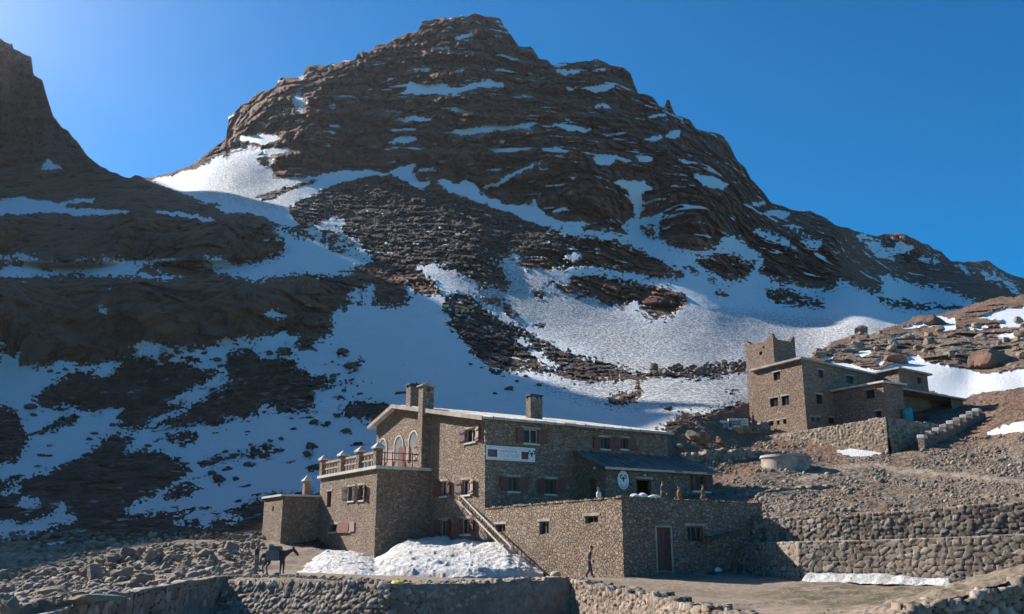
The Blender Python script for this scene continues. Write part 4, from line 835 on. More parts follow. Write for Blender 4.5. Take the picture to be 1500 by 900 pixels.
# roof: two slopes with an overhang
def roof_slab(fr, pts, th, name, mat, parent, corr=0.):
    mb = MB(); n = len(pts); v = [fr.p(*q) for q in pts]; mb.add(v+[x-Vector((0, 0, th)) for x in v], [tuple(range(n)), tuple(range(n, 2*n))[::-1]]+[(k, (k+1) % n, n+(k+1) % n, n+k) for k in range(n)])
    return mb.build(name, mat, parent)
def lerp(a, b, t): return a+(b-a)*t
def sheet_roof(fr, a0, z0, a1, z1, b0, b1, name, mat, parent, pitch=.9, th=.16):
    """roof plane from (a0,z0) eave to (a1,z1) ridge made of separate overlapping sheets with raised seams"""
    mb = MB(); n = max(1, int((b1-b0)/pitch)); rnd = random.Random(int(abs(a0*10+b1)))
    for k in range(n):
        ba, bb = lerp(b0, b1, k/n), lerp(b0, b1, (k+1)/n); dz = rnd.uniform(0, .035); e = rnd.uniform(-.06, .06)
        mb.hexa([fr.p(a0+e, ba+.012, z0-th), fr.p(a0+e, bb-.012, z0-th), fr.p(a1, bb-.012, z1-th), fr.p(a1, ba+.012, z1-th), fr.p(a0+e, ba+.012, z0+dz), fr.p(a0+e, bb-.012, z0+dz), fr.p(a1, bb-.012, z1+dz), fr.p(a1, ba+.012, z1+dz)])
        if k: mb.hexa([fr.p(a0, ba-.04, z0), fr.p(a0, ba+.04, z0), fr.p(a1, ba+.04, z1), fr.p(a1, ba-.04, z1), fr.p(a0, ba-.03, z0+.09), fr.p(a0, ba+.03, z0+.09), fr.p(a1, ba+.03, z1+.09), fr.p(a1, ba-.03, z1+.09)])
    return mb.build(name, mat, parent)
sl = (11.62-8.88)/15.05
sheet_roof(FR, 14.75, 9.02-.5*sl, 30.3, 11.62+.16, -.55, 17.7, 'roof', ROOFM, house)
sl2 = (10.5-11.62)/4.45
sheet_roof(FR, 35.5, 10.5+.16+.75*sl2, 30.3, 11.62+.16, -.55, 17.7, 'roof', ROOFM, house)
for (a0, z0, a1, z1) in ((14.7, 8.9-.5*sl, 30.3, 11.66), (35.5, 10.54+.75*sl2, 30.3, 11.66)):   # barge boards
    g = MB(); g.hexa([FR.p(a0, -.62, z0-.16), FR.p(a0, -.552, z0-.16), FR.p(a1, -.552, z1-.16), FR.p(a1, -.62, z1-.16), FR.p(a0, -.62, z0+.17), FR.p(a0, -.552, z0+.17), FR.p(a1, -.552, z1+.17), FR.p(a1, -.62, z1+.17)]); g.build('barge_board', CONC, house)
# chimney breast in front of the gable, gabled cap with a smoke hole
def cap_gable(fr, a0, a1, b0, b1, z, h, mat, parent):
    am = (a0+a1)/2; mb = MB(); e = .14
    v = [fr.p(a0-e, b0-e, z), fr.p(a1+e, b0-e, z), fr.p(a1+e, b1+e, z), fr.p(a0-e, b1+e, z)]; bm_ = (b0+b1)/2
    v += [x+Vector((0, 0, .1)) for x in v]+[fr.p(a0-e, bm_, z+h), fr.p(a1+e, bm_, z+h)]
    mb.add(v, [(3, 2, 1, 0), (0, 1, 5, 4), (2, 3, 7, 6), (1, 2, 6, 9, 5), (3, 0, 4, 8, 7), (4, 5, 9, 8), (7, 8, 9, 6)]); return mb.build('chimney_cap', mat, parent)
g = MB(); g.box(FR, 24.0, 24.8, -.74, .25, ZB, 12.5); ch = g.build('chimney', MAS, house); cap_gable(FR, 24.0, 24.8, -.74, .25, 12.503, .38, CONC, ch)
g = MB(); g.tube(FR.p(23.9, -.25, 12.2), FR.p(24.1, -.25, 12.2), .11, n=12); g.build('smoke_hole', DARK, ch)
def corner_on(px0, px1, px2, py_, fr, guess_a, zt):   # b/a of a roof stack from three verticals (near corner px1) at top height zt
    pass
def stack(a0, a1, b0, b1, z0, z1, cap, mat=MAS):
    g = MB(); g.box(FR, a0, a1, b0, b1, z0, z1); s_ = g.build('chimney', mat, house)
    g = MB(); g.box(FR, a0-.07, a1+.07, b0-.07, b1+.07, z1+.22, z1+.34)
    for a in (a0+.08, a1-.08):
        for b in (b0+.08, b1-.08): g.box(FR, a-.07, a+.07, b-.07, b+.07, z1, z1+.222)
    g.build('chimney_cap', cap, s_); return s_
stack(28.4, 29.3, .25, 1.1, 10.6, 13.15, DARK, MAS)
stack(19.9, 20.6, 6.95, 8.1, 9.6, 11.6, DARK, MAS)
# banner on the long wall
bn = empty('banner', lng.pt(2.1, 6.45, .06), 'long white banner with small framed pictures fixed under the upper windows', 'sign')
def banner():
    u0, u1, a, b = lng.box(711.5, 654.7, 783, 675.3); g = MB(); lng.slab(g, u0, u1, a, b, .03, .07); g.build('board', WHITE, bn)
    W_, H_ = u1-u0, b-a; q = lambda x0, x1, y0, y1, nm, m_, k=.085: (lambda g_: (lng.slab(g_, u0+W_*x0, u0+W_*x1, b-H_*y1, b-H_*y0, .0705, k), g_.build(nm, m_, bn)))(MB())
    DP = plain('dark_picture_print', (.13, .09, .085), .6, .7, 9); BR = plain('brown_picture_print', (.13, .055, .05), .6, .25, 3)
    q(.03, .22, .27, .80, 'picture_panel', DP); q(.715, .86, .30, .84, 'picture_panel', BR)
    INK = plain('faded_ink', (.42, .38, .38), .7, .2, 4); rnd = random.Random(5)
    g = MB()
    for x0, x1, y0, y1 in ((.05, .86, .085, .105), (.30, .84, .175, .19)): lng.slab(g, u0+W_*x0, u0+W_*x1, b-H_*y1, b-H_*y0, .0705, .078)
    for row, (xa, xb, yy, hh) in enumerate(((.30, .62, .26, .15), (.27, .68, .52, .045), (.27, .66, .62, .045), (.27, .67, .72, .045), (.05, .67, .90, .035))):
        x = xa
        while x < xb:
            w1 = rnd.uniform(.008, .03); hh2 = hh*rnd.uniform(.55, 1)
            lng.slab(g, u0+W_*x, u0+W_*(x+w1), b-H_*(yy+hh), b-H_*(yy+hh-hh2), .0705, .078); x += w1+rnd.uniform(.006, .014)
    g.build('lettering', INK, bn)
    # horned animal head emblem at the right end
    head_emblem(lambda x, y: lng.pt(u0+W_*.93+x, b-H_*.42+y, 0), lng.n, .30, bn, .0705, .082)
def head_emblem(P, n, s, par, k0, k1):
    """ram head seen from the front: tapered muzzle with two curled horns"""
    g = MB(); out = [(-.28, .35), (.28, .35), (.33, .05), (.22, -.35), (.12, -.8), (-.12, -.8), (-.22, -.35), (-.33, .05)]
    m_ = len(out); pts = [P(x*s, y*s) for x, y in out]; g.add([p+n*k0 for p in pts]+[p+n*k1 for p in pts], [tuple(range(m_))[::-1], tuple(range(m_, 2*m_))]+[(k, (k+1) % m_, m_+(k+1) % m_, m_+k) for k in range(m_)])
    for sd in (-1, 1):
        sp = []
        for k in range(13):
            t = k/12; ang = math.pi*.62-t*math.pi*1.75; rr = .46*(1-t*.45)
            sp.append((sd*(.52+rr*math.cos(ang)*1.0), .28+rr*math.sin(ang), .17*(1-t*.75)))
        for (xa, ya, wa), (xb, yb, wb) in zip(sp[:-1], sp[1:]):
            dx, dy = xb-xa, yb-ya; l = math.hypot(dx, dy); ox, oy = -dy/l, dx/l
            c = [(xa+ox*wa, ya+oy*wa), (xa-ox*wa, ya-oy*wa), (xb-ox*wb, yb-oy*wb), (xb+ox*wb, yb+oy*wb)]; q = [P(x*s, y*s) for x, y in c]
            g.hexa([p+n*k0 for p in q]+[p+n*(k1+.001) for p in q])
    g.build('ram_emblem', DARK, par)
banner()
# ------------------------------------------------------------------ lean-to on the long wall
lt = Wall(FR.p(11.75, 8.09, 0), B_, 10.6, 1.5, [(0, 5.55), (10.6, 5.55)], nA)
lts = Wall(FR.p(11.75, 8.09, 0), A_, 3.5, 1.5, [(0, 5.55), (3.5, 6.75)], nB)
lean = empty('lean_to', FR.p(11.75, 8.09, 2.5), 'stone lean-to with blue-grey sheet roof against the long wall of the refuge', 'building')
mb = MB(); r0 = lt.box(933, 702, 954, 728); window(lt, r0, lean, '', frame=WOOD, sill=False, bars=0, pane=False)
r1 = lt.box(1020, 697, 1033, 719); window(lt, r1, lean, 'lr', .55, SHUT, frame=WOOD, sill=False, lintel=False)
for zz in (r1[2]-.16, r1[3]+.08): g = MB(); lt.slab(g, r1[0]-.5, r1[1]+.5, zz, zz+.13, -.05, .1); g.build('window_ledge', WHITE, lean)
dr = (1.2, 2.1, 2.6, 4.75); lts.hole(*dr)
lt.emit(mb); lts.emit(mb); panel(mb, FR.p(11.75, 18.69, 0), A_, 3.5, 1.5, [(0, 5.55), (3.5, 6.75)], B_); mb.build('wall', MAS, lean)
g = MB(); lts.slab(g, *dr[:2], dr[2], dr[3], -.25, -.18); g.build('door', SHUT, lean)
sheet_roof(FR, 11.25, 5.66-.16, 15.2, 6.98, 7.7, 19.2, 'roof', ROOFB, lean, .8, .12)
g = MB(); g.hexa([FR.p(11.2, 7.66, 5.33), FR.p(11.2, 19.24, 5.33), FR.p(11.24, 19.24, 5.33), FR.p(11.24, 7.66, 5.33), FR.p(11.2, 7.66, 5.5), FR.p(11.2, 19.24, 5.5), FR.p(11.24, 19.24, 5.5), FR.p(11.24, 7.66, 5.5)]); g.build('fascia', PALEW, lean)
# oval sign with a ram head
rs = empty('round_sign', lt.pt(1.5, 4.63, .08), 'white round sign with dark horned head on the lean-to wall left of the dark opening', 'sign')
g = MB(); uc, zc = plane_uz(912, 703.5, lt.o, B_, nA); ring = [(uc+.52*math.cos(t*math.pi/16), zc+.68*math.sin(t*math.pi/16)) for t in range(32)]
g.add([lt.pt(u, z, .04) for u, z in ring]+[lt.pt(u, z, .09) for u, z in ring], [tuple(range(32))[::-1], tuple(range(32, 64))]+[(k, (k+1) % 32, 32+(k+1) % 32, 32+k) for k in range(32)]); g.build('disc', WHITE, rs)
head_emblem(lambda x, y: lt.pt(uc+x, zc+.12+y, 0), lt.n, .30, rs, .0905, .105)
g = MB()
for k in range(9):
    t = math.pi*(1.22+.56*k/8); lt.slab(g, uc+.40*math.cos(t)-.03, uc+.40*math.cos(t)+.03, zc+.54*math.sin(t)-.045, zc+.54*math.sin(t)+.045, .0905, .1)
g.build('lettering', plain('grey_ink', (.25, .24, .24)), rs)
for k, (x, y, lb) in enumerate(((873, 685, 'small white lamp under the lean-to roof left of the round sign'), (943, 696, 'small white lamp above the dark opening of the lean-to'))):
    w_ = lt if x > 887 else lts; u, z = plane_uz(x, y, w_.o, w_.d, w_.n); L_ = empty('wall_lamp', w_.pt(u, z), lb, 'lamp', 'outside lamps on the lean-to')
    g = MB(); g.tube(w_.pt(u, z+.05, 0), w_.pt(u, z+.05, .14), .05); g.build('bracket', DARK, L_); g = MB(); g.tube(w_.pt(u, z+.06, .12), w_.pt(u, z-.1, .12), .07, .12, 12); g.build('shade', WHITE, L_)
# ------------------------------------------------------------------ annex with roof terrace
ann = empty('annex', FR.p(0, 0, -1.66), 'flat roofed stone annex with dark red door in front of the refuge', 'building')
al = Wall(FR.p(0, 0, 0), A_, 15.2, ZB-.4, [(0, 2.62), (15.2, 2.50)], nB); ar = Wall(FR.p(0, 0, 0), B_, 11.2, ZB-.4, [(0, 2.62), (5, 2.58), (11.2, 2.52)], nA)
mb = MB()
for bx in ((726, 768, 740, 780), (790, 764, 804, 783), (857, 756, 876, 767)):
    r_ = al.box(*bx); window(al, r_, ann, '', frame=WOOD, sill=False, bars=1, lintel=True)
dd = ar.box(963, 773, 983, 832); dd = (dd[0], dd[1], -1.35, dd[3]); ar.hole(*dd)
g = MB(); ar.slab(g, dd[0], dd[1], dd[2], dd[3], -.3, -.22); door = g.build('door', SHUT, ann)
for q in range(1, 4): g = MB(); ar.slab(g, dd[0]+(dd[1]-dd[0])*q/4-.012, dd[0]+(dd[1]-dd[0])*q/4+.012, dd[2]+.05, dd[3]-.05, -.219, -.205); g.build('door_batten', DARK, door)
g = MB(); ar.slab(g, dd[1]-.16, dd[1]-.08, -.45, -.38, -.219, -.17); g.build('handle', DARK, door)
g = MB()
for q in ((dd[0]-.13, dd[0]-.003, dd[2]-.1, dd[3]+.13), (dd[1]+.003, dd[1]+.13, dd[2]-.1, dd[3]+.13), (dd[0], dd[1], dd[3]+.003, dd[3]+.13)): ar.slab(g, *q, -.1, .012)
g.build('door_surround', CONC, ann)
wr = ar.box(1007, 771, 1030, 794); window(ar, wr, ann, '', frame=WOOD, sill=False, bars=2)
al.emit(mb); ar.emit(mb); panel(mb, FR.p(0, 11.2, 0), A_, 15.2, ZB-.4, [(0, 2.52), (15.2, 2.5)], B_); mb.build('wall', MAS, ann)
g = MB(); g.hexa([FR.p(.02, .02, 2.2), FR.p(.02, 11.18, 2.2), FR.p(15.2, 11.18, 2.2), FR.p(15.2, .02, 2.2), FR.p(.02, .02, 2.3), FR.p(.02, 11.18, 2.3), FR.p(15.2, 11.18, 2.3), FR.p(15.2, .02, 2.3)]); g.build('terrace_floor', CONC, ann)
# rough coping stones along the terrace edge
rnd = random.Random(11); cp = MB()
def coping(org, d, L, n, zf):
    u = 0
    while u < L:
        l = rnd.uniform(.25, .6); h = rnd.uniform(.06, .17); j = rnd.uniform(-.03, .03); z = zf(u)-.01
        c = [(u, -.42), (min(L, u+l-.02), -.42), (min(L, u+l-.02), .04+j), (u, .04+j)]
        P = lambda uu, k, zz: Vector((org.x+d.x*uu+n.x*k, org.y+d.y*uu+n.y*k, zz))
        cp.hexa([P(a, b, z) for a, b in c]+[P(a+rnd.uniform(-.03, .03), b, z+h*rnd.uniform(.7, 1)) for a, b in c]); u += l
coping(al.o, A_, 15.2, nB, lambda u: 2.62-.12*u/15.2); coping(ar.o, B_, 11.2, nA, lambda u: 2.62-.1*u/11.2)
cp.build('coping', MAS, ann)
# ------------------------------------------------------------------ wing with balustraded terrace
wing = empty('terrace_wing', FR.p(23.84, -4.51, -1.1), 'two storey stone wing carrying the balustraded terrace of the refuge', 'building')
wl = Wall(FR.p(23.84, -4.51, 0), A_, 12.3, ZB, [(0, 5.7), (12.3, 5.7)], nB); wr_ = Wall(FR.p(23.84, -4.51, 0), B_, 4.5, ZB, [(0, 5.7), (4.5, 5.7)], nA)
for bx in ((510, 713, 519, 734), (525, 711, 533, 733)): window(wl, wl.box(*bx), wing, 'lr', .62, SHUT2, frame=WOOD, open_=(20, 0))
r_ = wl.box(479, 720, 485, 743); window(wl, r_, wing, '', frame=SHUT, sill=False, bars=0)
r_ = wl.box(483, 768, 513, 779); window(wl, r_, wing, '', frame=WOOD, bars=2)
r_ = wl.box(513, 765, 520, 779); g = MB(); wl.slab(g, r_[0], r_[1], r_[2], r_[3], .02, .09); g.build('shutter', SHUT2, wing)
r_ = wl.box(495, 766, 512, 781); g = MB(); um = (r_[0]+r_[1])/2
g.hexa([wl.pt(r_[0], r_[2], .12), wl.pt(r_[1], r_[2], .12), wl.pt(r_[1], r_[2]+.02, .16), wl.pt(r_[0], r_[2]+.02, .16), wl.pt(r_[0], r_[3], .03), wl.pt(r_[1], r_[3], .03), wl.pt(r_[1], r_[3]+.04, .05), wl.pt(r_[0], r_[3]+.04, .05)]); g.build('shutter', SHUT, wing)
mb = MB(); wl.emit(mb); wr_.emit(mb); panel(mb, FR.p(36.14, -4.51, 0), B_, 4.5, ZB, [(0, 5.7), (4.5, 5.7)], A_); mb.build('wall', MAS, wing)
g = MB(); g.box(FR, 23.6, 36.4, -4.75, -.02, 5.703, 5.93); g.build('terrace_slab', SLABM, wing)
bal = empty('balustrade', FR.p(23.9, -4.5, 5.93), 'stone pier balustrade with white capped posts around the refuge terrace', 'railing')
for a in (24.0, 27.4, 31.2, 35.7):
    g = MB(); g.box(FR, a-.28, a+.28, -4.72, -4.16, 5.93, 7.25); pr = g.build('post', MAS2, bal)
    g = MB(); c = [FR.p(a-.42, -4.86, 7.253), FR.p(a-.42, -4.02, 7.253), FR.p(a+.42, -4.02, 7.253), FR.p(a+.42, -4.86, 7.253)]
    g.add(c+[x+Vector((0, 0, .12)) for x in c]+[FR.p(a, -4.44, 7.75)], [(3, 2, 1, 0), (0, 1, 5, 4), (1, 2, 6, 5), (2, 3, 7, 6), (3, 0, 4, 7), (4, 5, 8), (5, 6, 8), (6, 7, 8), (7, 4, 8)]); g.build('post_cap', SLABM, pr)
for a0, a1 in ((24.28, 27.12), (27.68, 30.92), (31.48, 35.42)):
    g = MB(); g.box(FR, a0, a1, -4.62, -4.3, 6.9, 7.06); g.build('rail', TRIM, bal)
    g = MB(); g.box(FR, a0, a1, -4.56, -4.36, 6.38, 6.5); g.build('rail', TRIM, bal)
    n = int((a1-a0)/.75)
    for k in range(1, n+1):
        a = lerp(a0, a1, k/(n+1)); g = MB(); g.box(FR, a-.06, a+.06, -4.53, -4.39, 6.5, 6.9); g.box(FR, a-.06, a+.06, -4.53, -4.39, 5.93, 6.38); g.build('baluster', TRIM, bal)
sr = empty('terrace_rail', FR.p(23.8, -2.2, 5.93), 'thin dark pipe railing between the near terrace post and the chimney breast', 'railing')
for z in (6.45, 6.95): g = MB(); g.tube(FR.p(23.8, -4.15, z), FR.p(23.8, -1.05, z), .035); g.build('rail', SHUT, sr)
for b in (-3.3, -2.4, -1.6): g = MB(); g.tube(FR.p(23.8, b, 5.93), FR.p(23.8, b, 7.05), .04); g.build('post', SHUT, sr)
# small back terrace post seen over the outbuilding
g = MB(); g.box(FR, 38.2, 38.8, -5.2, -4.6, 2.0, 5.6); g.build('post', MAS2, bal); g = MB(); c = [FR.p(38.05, -5.35, 5.603), FR.p(38.05, -4.45, 5.603), FR.p(38.95, -4.45, 5.603), FR.p(38.95, -5.35, 5.603)]
g.add(c+[FR.p(38.5, -4.9, 6.15)], [(3, 2, 1, 0), (0, 1, 4), (1, 2, 4), (2, 3, 4), (3, 0, 4)]); g.build('post_cap', SLABM, bal)
# ------------------------------------------------------------------ outbuilding at the left
out = empty('outbuilding', FR.p(36.1, -7.78, -1.3), 'small flat roofed stone outbuilding at the left end beside the man and mule', 'shed')
mb = MB(); panel(mb, FR.p(36.1, -7.78, 0), A_, 5.3, ZB-.5, [(0, 4.1), (5.3, 4.1)], nB, [(2.35, 2.8, 2.9, 3.35)]); panel(mb, FR.p(36.1, -7.78, 0), B_, 5.2, ZB-.5, [(0, 4.1), (5.2, 4.1)], nA)
panel(mb, FR.p(41.4, -7.78, 0), B_, 5.2, ZB-.5, [(0, 4.1), (5.2, 4.1)], A_); mb.build('wall', MAS, out)
g = MB(); g.box(FR, 35.9, 41.6, -8.0, -2.4, 4.103, 4.28); g.build('roof', SLABM, out)
# ================================================================== tower house on the slope
F2 = Frame(at(1188, 632, 100), -30); a2, b2 = F2.A, F2.B
th = empty('tower_house', F2.p(0, 0, 12.4), 'stone house with square crenellated tower standing on the slope at right', 'house')
mb = MB(); z0 = 9.5
L2 = Wall(F2.p(.45, -.05, 0), a2, 7.5, z0, [(0, 20.75), (7.5, 20.6)], -b2); R2 = Wall(F2.p(.45, -.05, 0), b2, 14.3, z0, [(0, 20.75), (14.3, 19.9)], -a2)
for v in ((1133, 545, 1143, 557), (1128, 583, 1140, 596), (1145, 580, 1156, 594), (1127, 617, 1133, 624), (1138, 616, 1142, 622), (1147, 614, 1152, 621)): window(L2, L2.box(*v), th, '', frame=DARK, sill=False, bars=1 if v[3]-v[1] > 9 else 0)
for v in ((1199, 542, 1206, 554), (1196, 578, 1205, 592), (1240, 551, 1250, 562), (1189, 611, 1193, 617), (1197, 611, 1201, 617), (1214, 612, 1223, 621)): window(R2, R2.box(*v), th, '', frame=DARK, sill=False, bars=0)
L2.emit(mb); R2.emit(mb); panel(mb, F2.p(7.95, -.05, 0), b2, 14.3, z0, [(0, 20.6), (14.3, 19.8)], a2); panel(mb, F2.p(.45, 14.25, 0), a2, 7.5, z0, [(0, 19.9), (7.5, 19.8)], b2); mb.build('wall', MAS2, th)
g = MB(); g.hexa([F2.p(.1, -.5, 20.76), F2.p(.1, 14.6, 19.88), F2.p(8.3, 14.6, 19.8), F2.p(8.3, -.5, 20.62), F2.p(.1, -.5, 21.0), F2.p(.1, 14.6, 20.1), F2.p(8.3, 14.6, 20.02), F2.p(8.3, -.5, 20.86)]); g.build('roof', CONC, th)
mb = MB(); panel(mb, F2.p(7.93, -.02, 0), a2, 1.27, z0, [(0, 20.6), (1.27, 20.6)], -b2); TW = Wall(F2.p(4.55, -.02, 0), a2, 4.65, 20.6, [(0, 24.0), (4.65, 24.0)], -b2)
TW.hole(1.9, 2.35, 22.4, 22.85); TW.hole(1.4, 1.7, 23.15, 23.4)
TW.emit(mb); panel(mb, F2.p(4.55, -.02, 0), b2, 3.7, 20.6, [(0, 24.0), (3.7, 24.0)], -a2); panel(mb, F2.p(9.2, -.02, 0), b2, 3.7, z0, [(0, 24.0), (3.7, 24.0)], a2); panel(mb, F2.p(4.55, 3.68, 0), a2, 4.65, 20, [(0, 24.0), (4.65, 24.0)], b2)
mb.quad(F2.p(4.55, -.02, 23.3), F2.p(4.55, 3.68, 23.3), F2.p(9.2, 3.68, 23.3), F2.p(9.2, -.02, 23.3))
tw = mb.build('tower', MAS2, th)
for a, b in ((4.55, -.02), (9.2, -.02), (4.55, 3.68), (9.2, 3.68)):    # stepped corner horns
    g = MB(); sa = 1 if a < 6 else -1; sb = 1 if b < 2 else -1
    for w_, h0, h1 in ((.9, 24.0, 24.22), (.6, 24.22, 24.45), (.38, 24.45, 24.68)): g.box(F2, min(a-.01*sa, a+sa*w_), max(a-.01*sa, a+sa*w_), min(b-.01*sb, b+sb*w_*.8), max(b-.01*sb, b+sb*w_*.8), h0, h1)
    g.build('merlon', MAS2, tw)
# forward wing, upper room and porch of the tower house
def hitp(px, py, org, n): r = Vector(at(px, py, 1.0)); return r*(org.dot(n)/r.dot(n))
def ab(fr, h): d = h-fr.C; return d.dot(fr.A), d.dot(fr.B)
bE = 4.6; pE = F2.p(0, bE, 12.4); aN, _ = ab(F2, hitp(1293, 560, pE, b2)); zE = hitp(1293, 561, pE, b2).z
pF = F2.p(aN, bE, 12.4); _, bF = ab(F2, hitp(1322, 566, pF, a2))
mb = MB(); E1 = Wall(F2.p(aN, bE, 0), a2, .45-aN, z0-1, [(0, zE), (.45-aN, zE-.2)], -b2); E2 = Wall(F2.p(aN, bE, 0), b2, bF-bE, z0-1, [(0, zE), (bF-bE, zE-.15)], -a2)
window(E1, E1.box(1268, 571, 1281, 584), th, '', frame=DARK, sill=False)
window(E1, E1.box(1282, 602, 1291, 612), th, '', frame=DARK, sill=False, bars=0)
E1.emit(mb); E2.emit(mb); panel(mb, F2.p(aN, bF, 0), a2, .45-aN, z0-1, [(0, zE-.15), (.45-aN, zE-.35)], b2); mb.build('wall', MAS2, th)
g = MB(); g.box(F2, aN-.35, .4, bE-.35, bF+.35, zE+.003, zE+.2); g.build('roof', SLABM, th)
bU = 12.6; pU = F2.p(0, bU, 12.4); aU, _ = ab(F2, hitp(1316, 545, pU, b2)); zU = hitp(1316, 541, pU, b2).z
pV = F2.p(aU, bU, 12.4); _, bV = ab(F2, hitp(1358, 550, pV, a2))
mb = MB(); panel(mb, F2.p(aU, bU, 0), a2, 6-aU, 12, [(0, zU), (6-aU, zU-.2)], -b2); U2 = Wall(F2.p(aU, bU, 0), b2, bV-bU, 12, [(0, zU), (bV-bU, zU-.25)], -a2)
U2.hole(*U2.box(1344, 553, 1350, 562)); U2.emit(mb); panel(mb, F2.p(aU, bV, 0), a2, 6-aU, 12, [(0, zU-.25), (6-aU, zU-.4)], b2); mb.build('wall', MAS2, th)
g = MB(); g.hexa([F2.p(aU-.4, bU-.4, zU+.003), F2.p(aU-.4, bV+.5, zU-.25), F2.p(6.2, bV+.5, zU-.4), F2.p(6.2, bU-.4, zU-.15), F2.p(aU-.4, bU-.4, zU+.2), F2.p(aU-.4, bV+.5, zU-.05), F2.p(6.2, bV+.5, zU-.2), F2.p(6.2, bU-.4, zU+.05)]); g.build('roof', CONC, th)
# porch: roof slab carried by a front wall stub and posts
pp = F2.p(aN+1.5, bF, 12.4); _, bP = ab(F2, hitp(1412, 584, F2.p(aN+1.5, 0, 12.4), a2)); zP0 = hitp(1324, 569, F2.p(aN+1.5, 0, 12.4), a2).z; zP1 = hitp(1412, 585, F2.p(aN+1.5, 0, 12.4), a2).z
g = MB(); g.hexa([F2.p(aN+1.1, bF+.02, zP0-.2), F2.p(aN+1.1, bP, zP1-.2), F2.p(3, bP, zP1-.1), F2.p(3, bF+.02, zP0-.1), F2.p(aN+1.1, bF+.02, zP0), F2.p(aN+1.1, bP, zP1), F2.p(3, bP, zP1+.1), F2.p(3, bF+.02, zP0+.1)]); g.build('porch_roof', CONC, th)
mb = MB(); pw = Wall(F2.p(aN+4.2, bF+.05, 0), b2, bP-bF-.4, z0-1, [(0, zP0-.15), (bP-bF-.4, zP1-.12)], -a2); pw.hole(1.2, 2.1, 12.2, zP0-.9); pw.hole(3.6, 4.5, 13.2, zP0-1.1); pw.emit(mb); mb.build('wall', MAS2, th)
mb = MB(); panel(mb, F2.p(aN+1.5, bP-2.6, 0), b2, 2.3, z0-1, [(0, zP1-.12), (2.3, zP1-.2)], -a2); mb.box(F2, aN+1.5, 3, bP-.5, bP-.3, z0-1, zP1-.1); mb.build('wall', MAS2, th)
print('tower house ext', aN, zE, bF, aU, zU, bV, bP, zP0, zP1)
# terrace wall of the tower house
C3 = Vector(at(1304, 663, 86))
def tl(px, py, n): h = hitp(px, py, C3, n); return (h.x, h.y, h.z)
q0, q1, q2 = tl(1120, 641, b2), tl(1298, 612, b2), tl(1408, 627, a2)
stone_wall('terrace_wall', 'tall sunlit terrace wall below the tower house with snow at its foot', [q0, (lerp(q0[0], q1[0], .5), lerp(q0[1], q1[1], .5), lerp(q0[2], q1[2], .5)), (q1[0], q1[1], q1[2])], 3.8, .7, .4, .12, .09, .05, 21)
stone_wall('terrace_wall', 'shaded terrace wall below the porch running to the stepped wall', [(q1[0]+.05, q1[1]+.05, q1[2]-.02), q2], 4.2, .7, .4, .10, .1, .05, 22)
# courtyard fill behind these walls
g = MB(); zc_ = q1[2]-.75; g.add([Vector((q0[0], q0[1], zc_-.3)), Vector((q1[0]+.3, q1[1]+.4, zc_)), Vector((q2[0], q2[1]+.4, zc_)), F2.p(1, 22, zc_+.6), F2.p(4, 10, zc_+.4), F2.p(4, 0, zc_+.2)], [(0, 1, 2, 3, 4, 5)]); y = g.build('courtyard', CONC); tag(y, kind='structure')
# stepped wall with blocks climbing to the right
stp = empty('stepped_wall', at(1358, 660, 84), 'stepped stone wall with pale block on each step climbing right of the tower house', 'wall')
N_ = 9; mb = MB(); rnd = random.Random(3); e0, e1 = Vector(at(1356, 664, 84)), Vector(at(1445, 618, 95)); dv = (e1-e0); dh = Vector((dv.x, dv.y, 0)).normalized(); nv = Vector((dh.y, -dh.x, 0))
for k in range(N_):
    p = e0+dv*(k/N_); q = e0+dv*((k+1)/N_); zt = p.z+1.75+.1; zb = p.z-2.0
    c = [p, q, q-nv*.6, p-nv*.6]; mb.hexa([Vector((x.x, x.y, zb)) for x in c]+[Vector((x.x, x.y, zt-.45)) for x in c])
mb.build('wall', MAS2, stp)
for k in range(N_):
    p = e0+dv*(k/N_); t = dh; zt = p.z+1.4
    g = MB(); c = [p+nv*.05, p+t*.75+nv*.05, p+t*.75-nv*.65, p-nv*.65]; g.hexa([Vector((x.x, x.y, zt+.003)) for x in c]+[Vector((x.x, x.y, zt+rnd.uniform(.3, .42))) for x in c]); g.build('step_block', SLABM if k % 2 == 0 else CONC, stp, bevel=.05)
# round cistern
cis = empty('cistern', at(1151, 690, 80), 'low round concrete cistern with flat pale lid on the slope', 'tank')
cc = Vector(at(1151, 683, 80)); ztop = Vector(at(1151, 668, 80)).z
g = MB(); g.tube(Vector((cc.x, cc.y, ztop-2.6)), Vector((cc.x, cc.y, ztop-.22)), 2.1, 2.1, 48); g.build('wall', plain('stained_cistern_render', (.33, .28, .22), .9, .4, .9), cis, smooth=False)
g = MB(); g.tube(Vector((cc.x, cc.y, ztop-.217)), Vector((cc.x, cc.y, ztop)), 2.22, 2.16, 48); g.build('lid', CONC, cis)
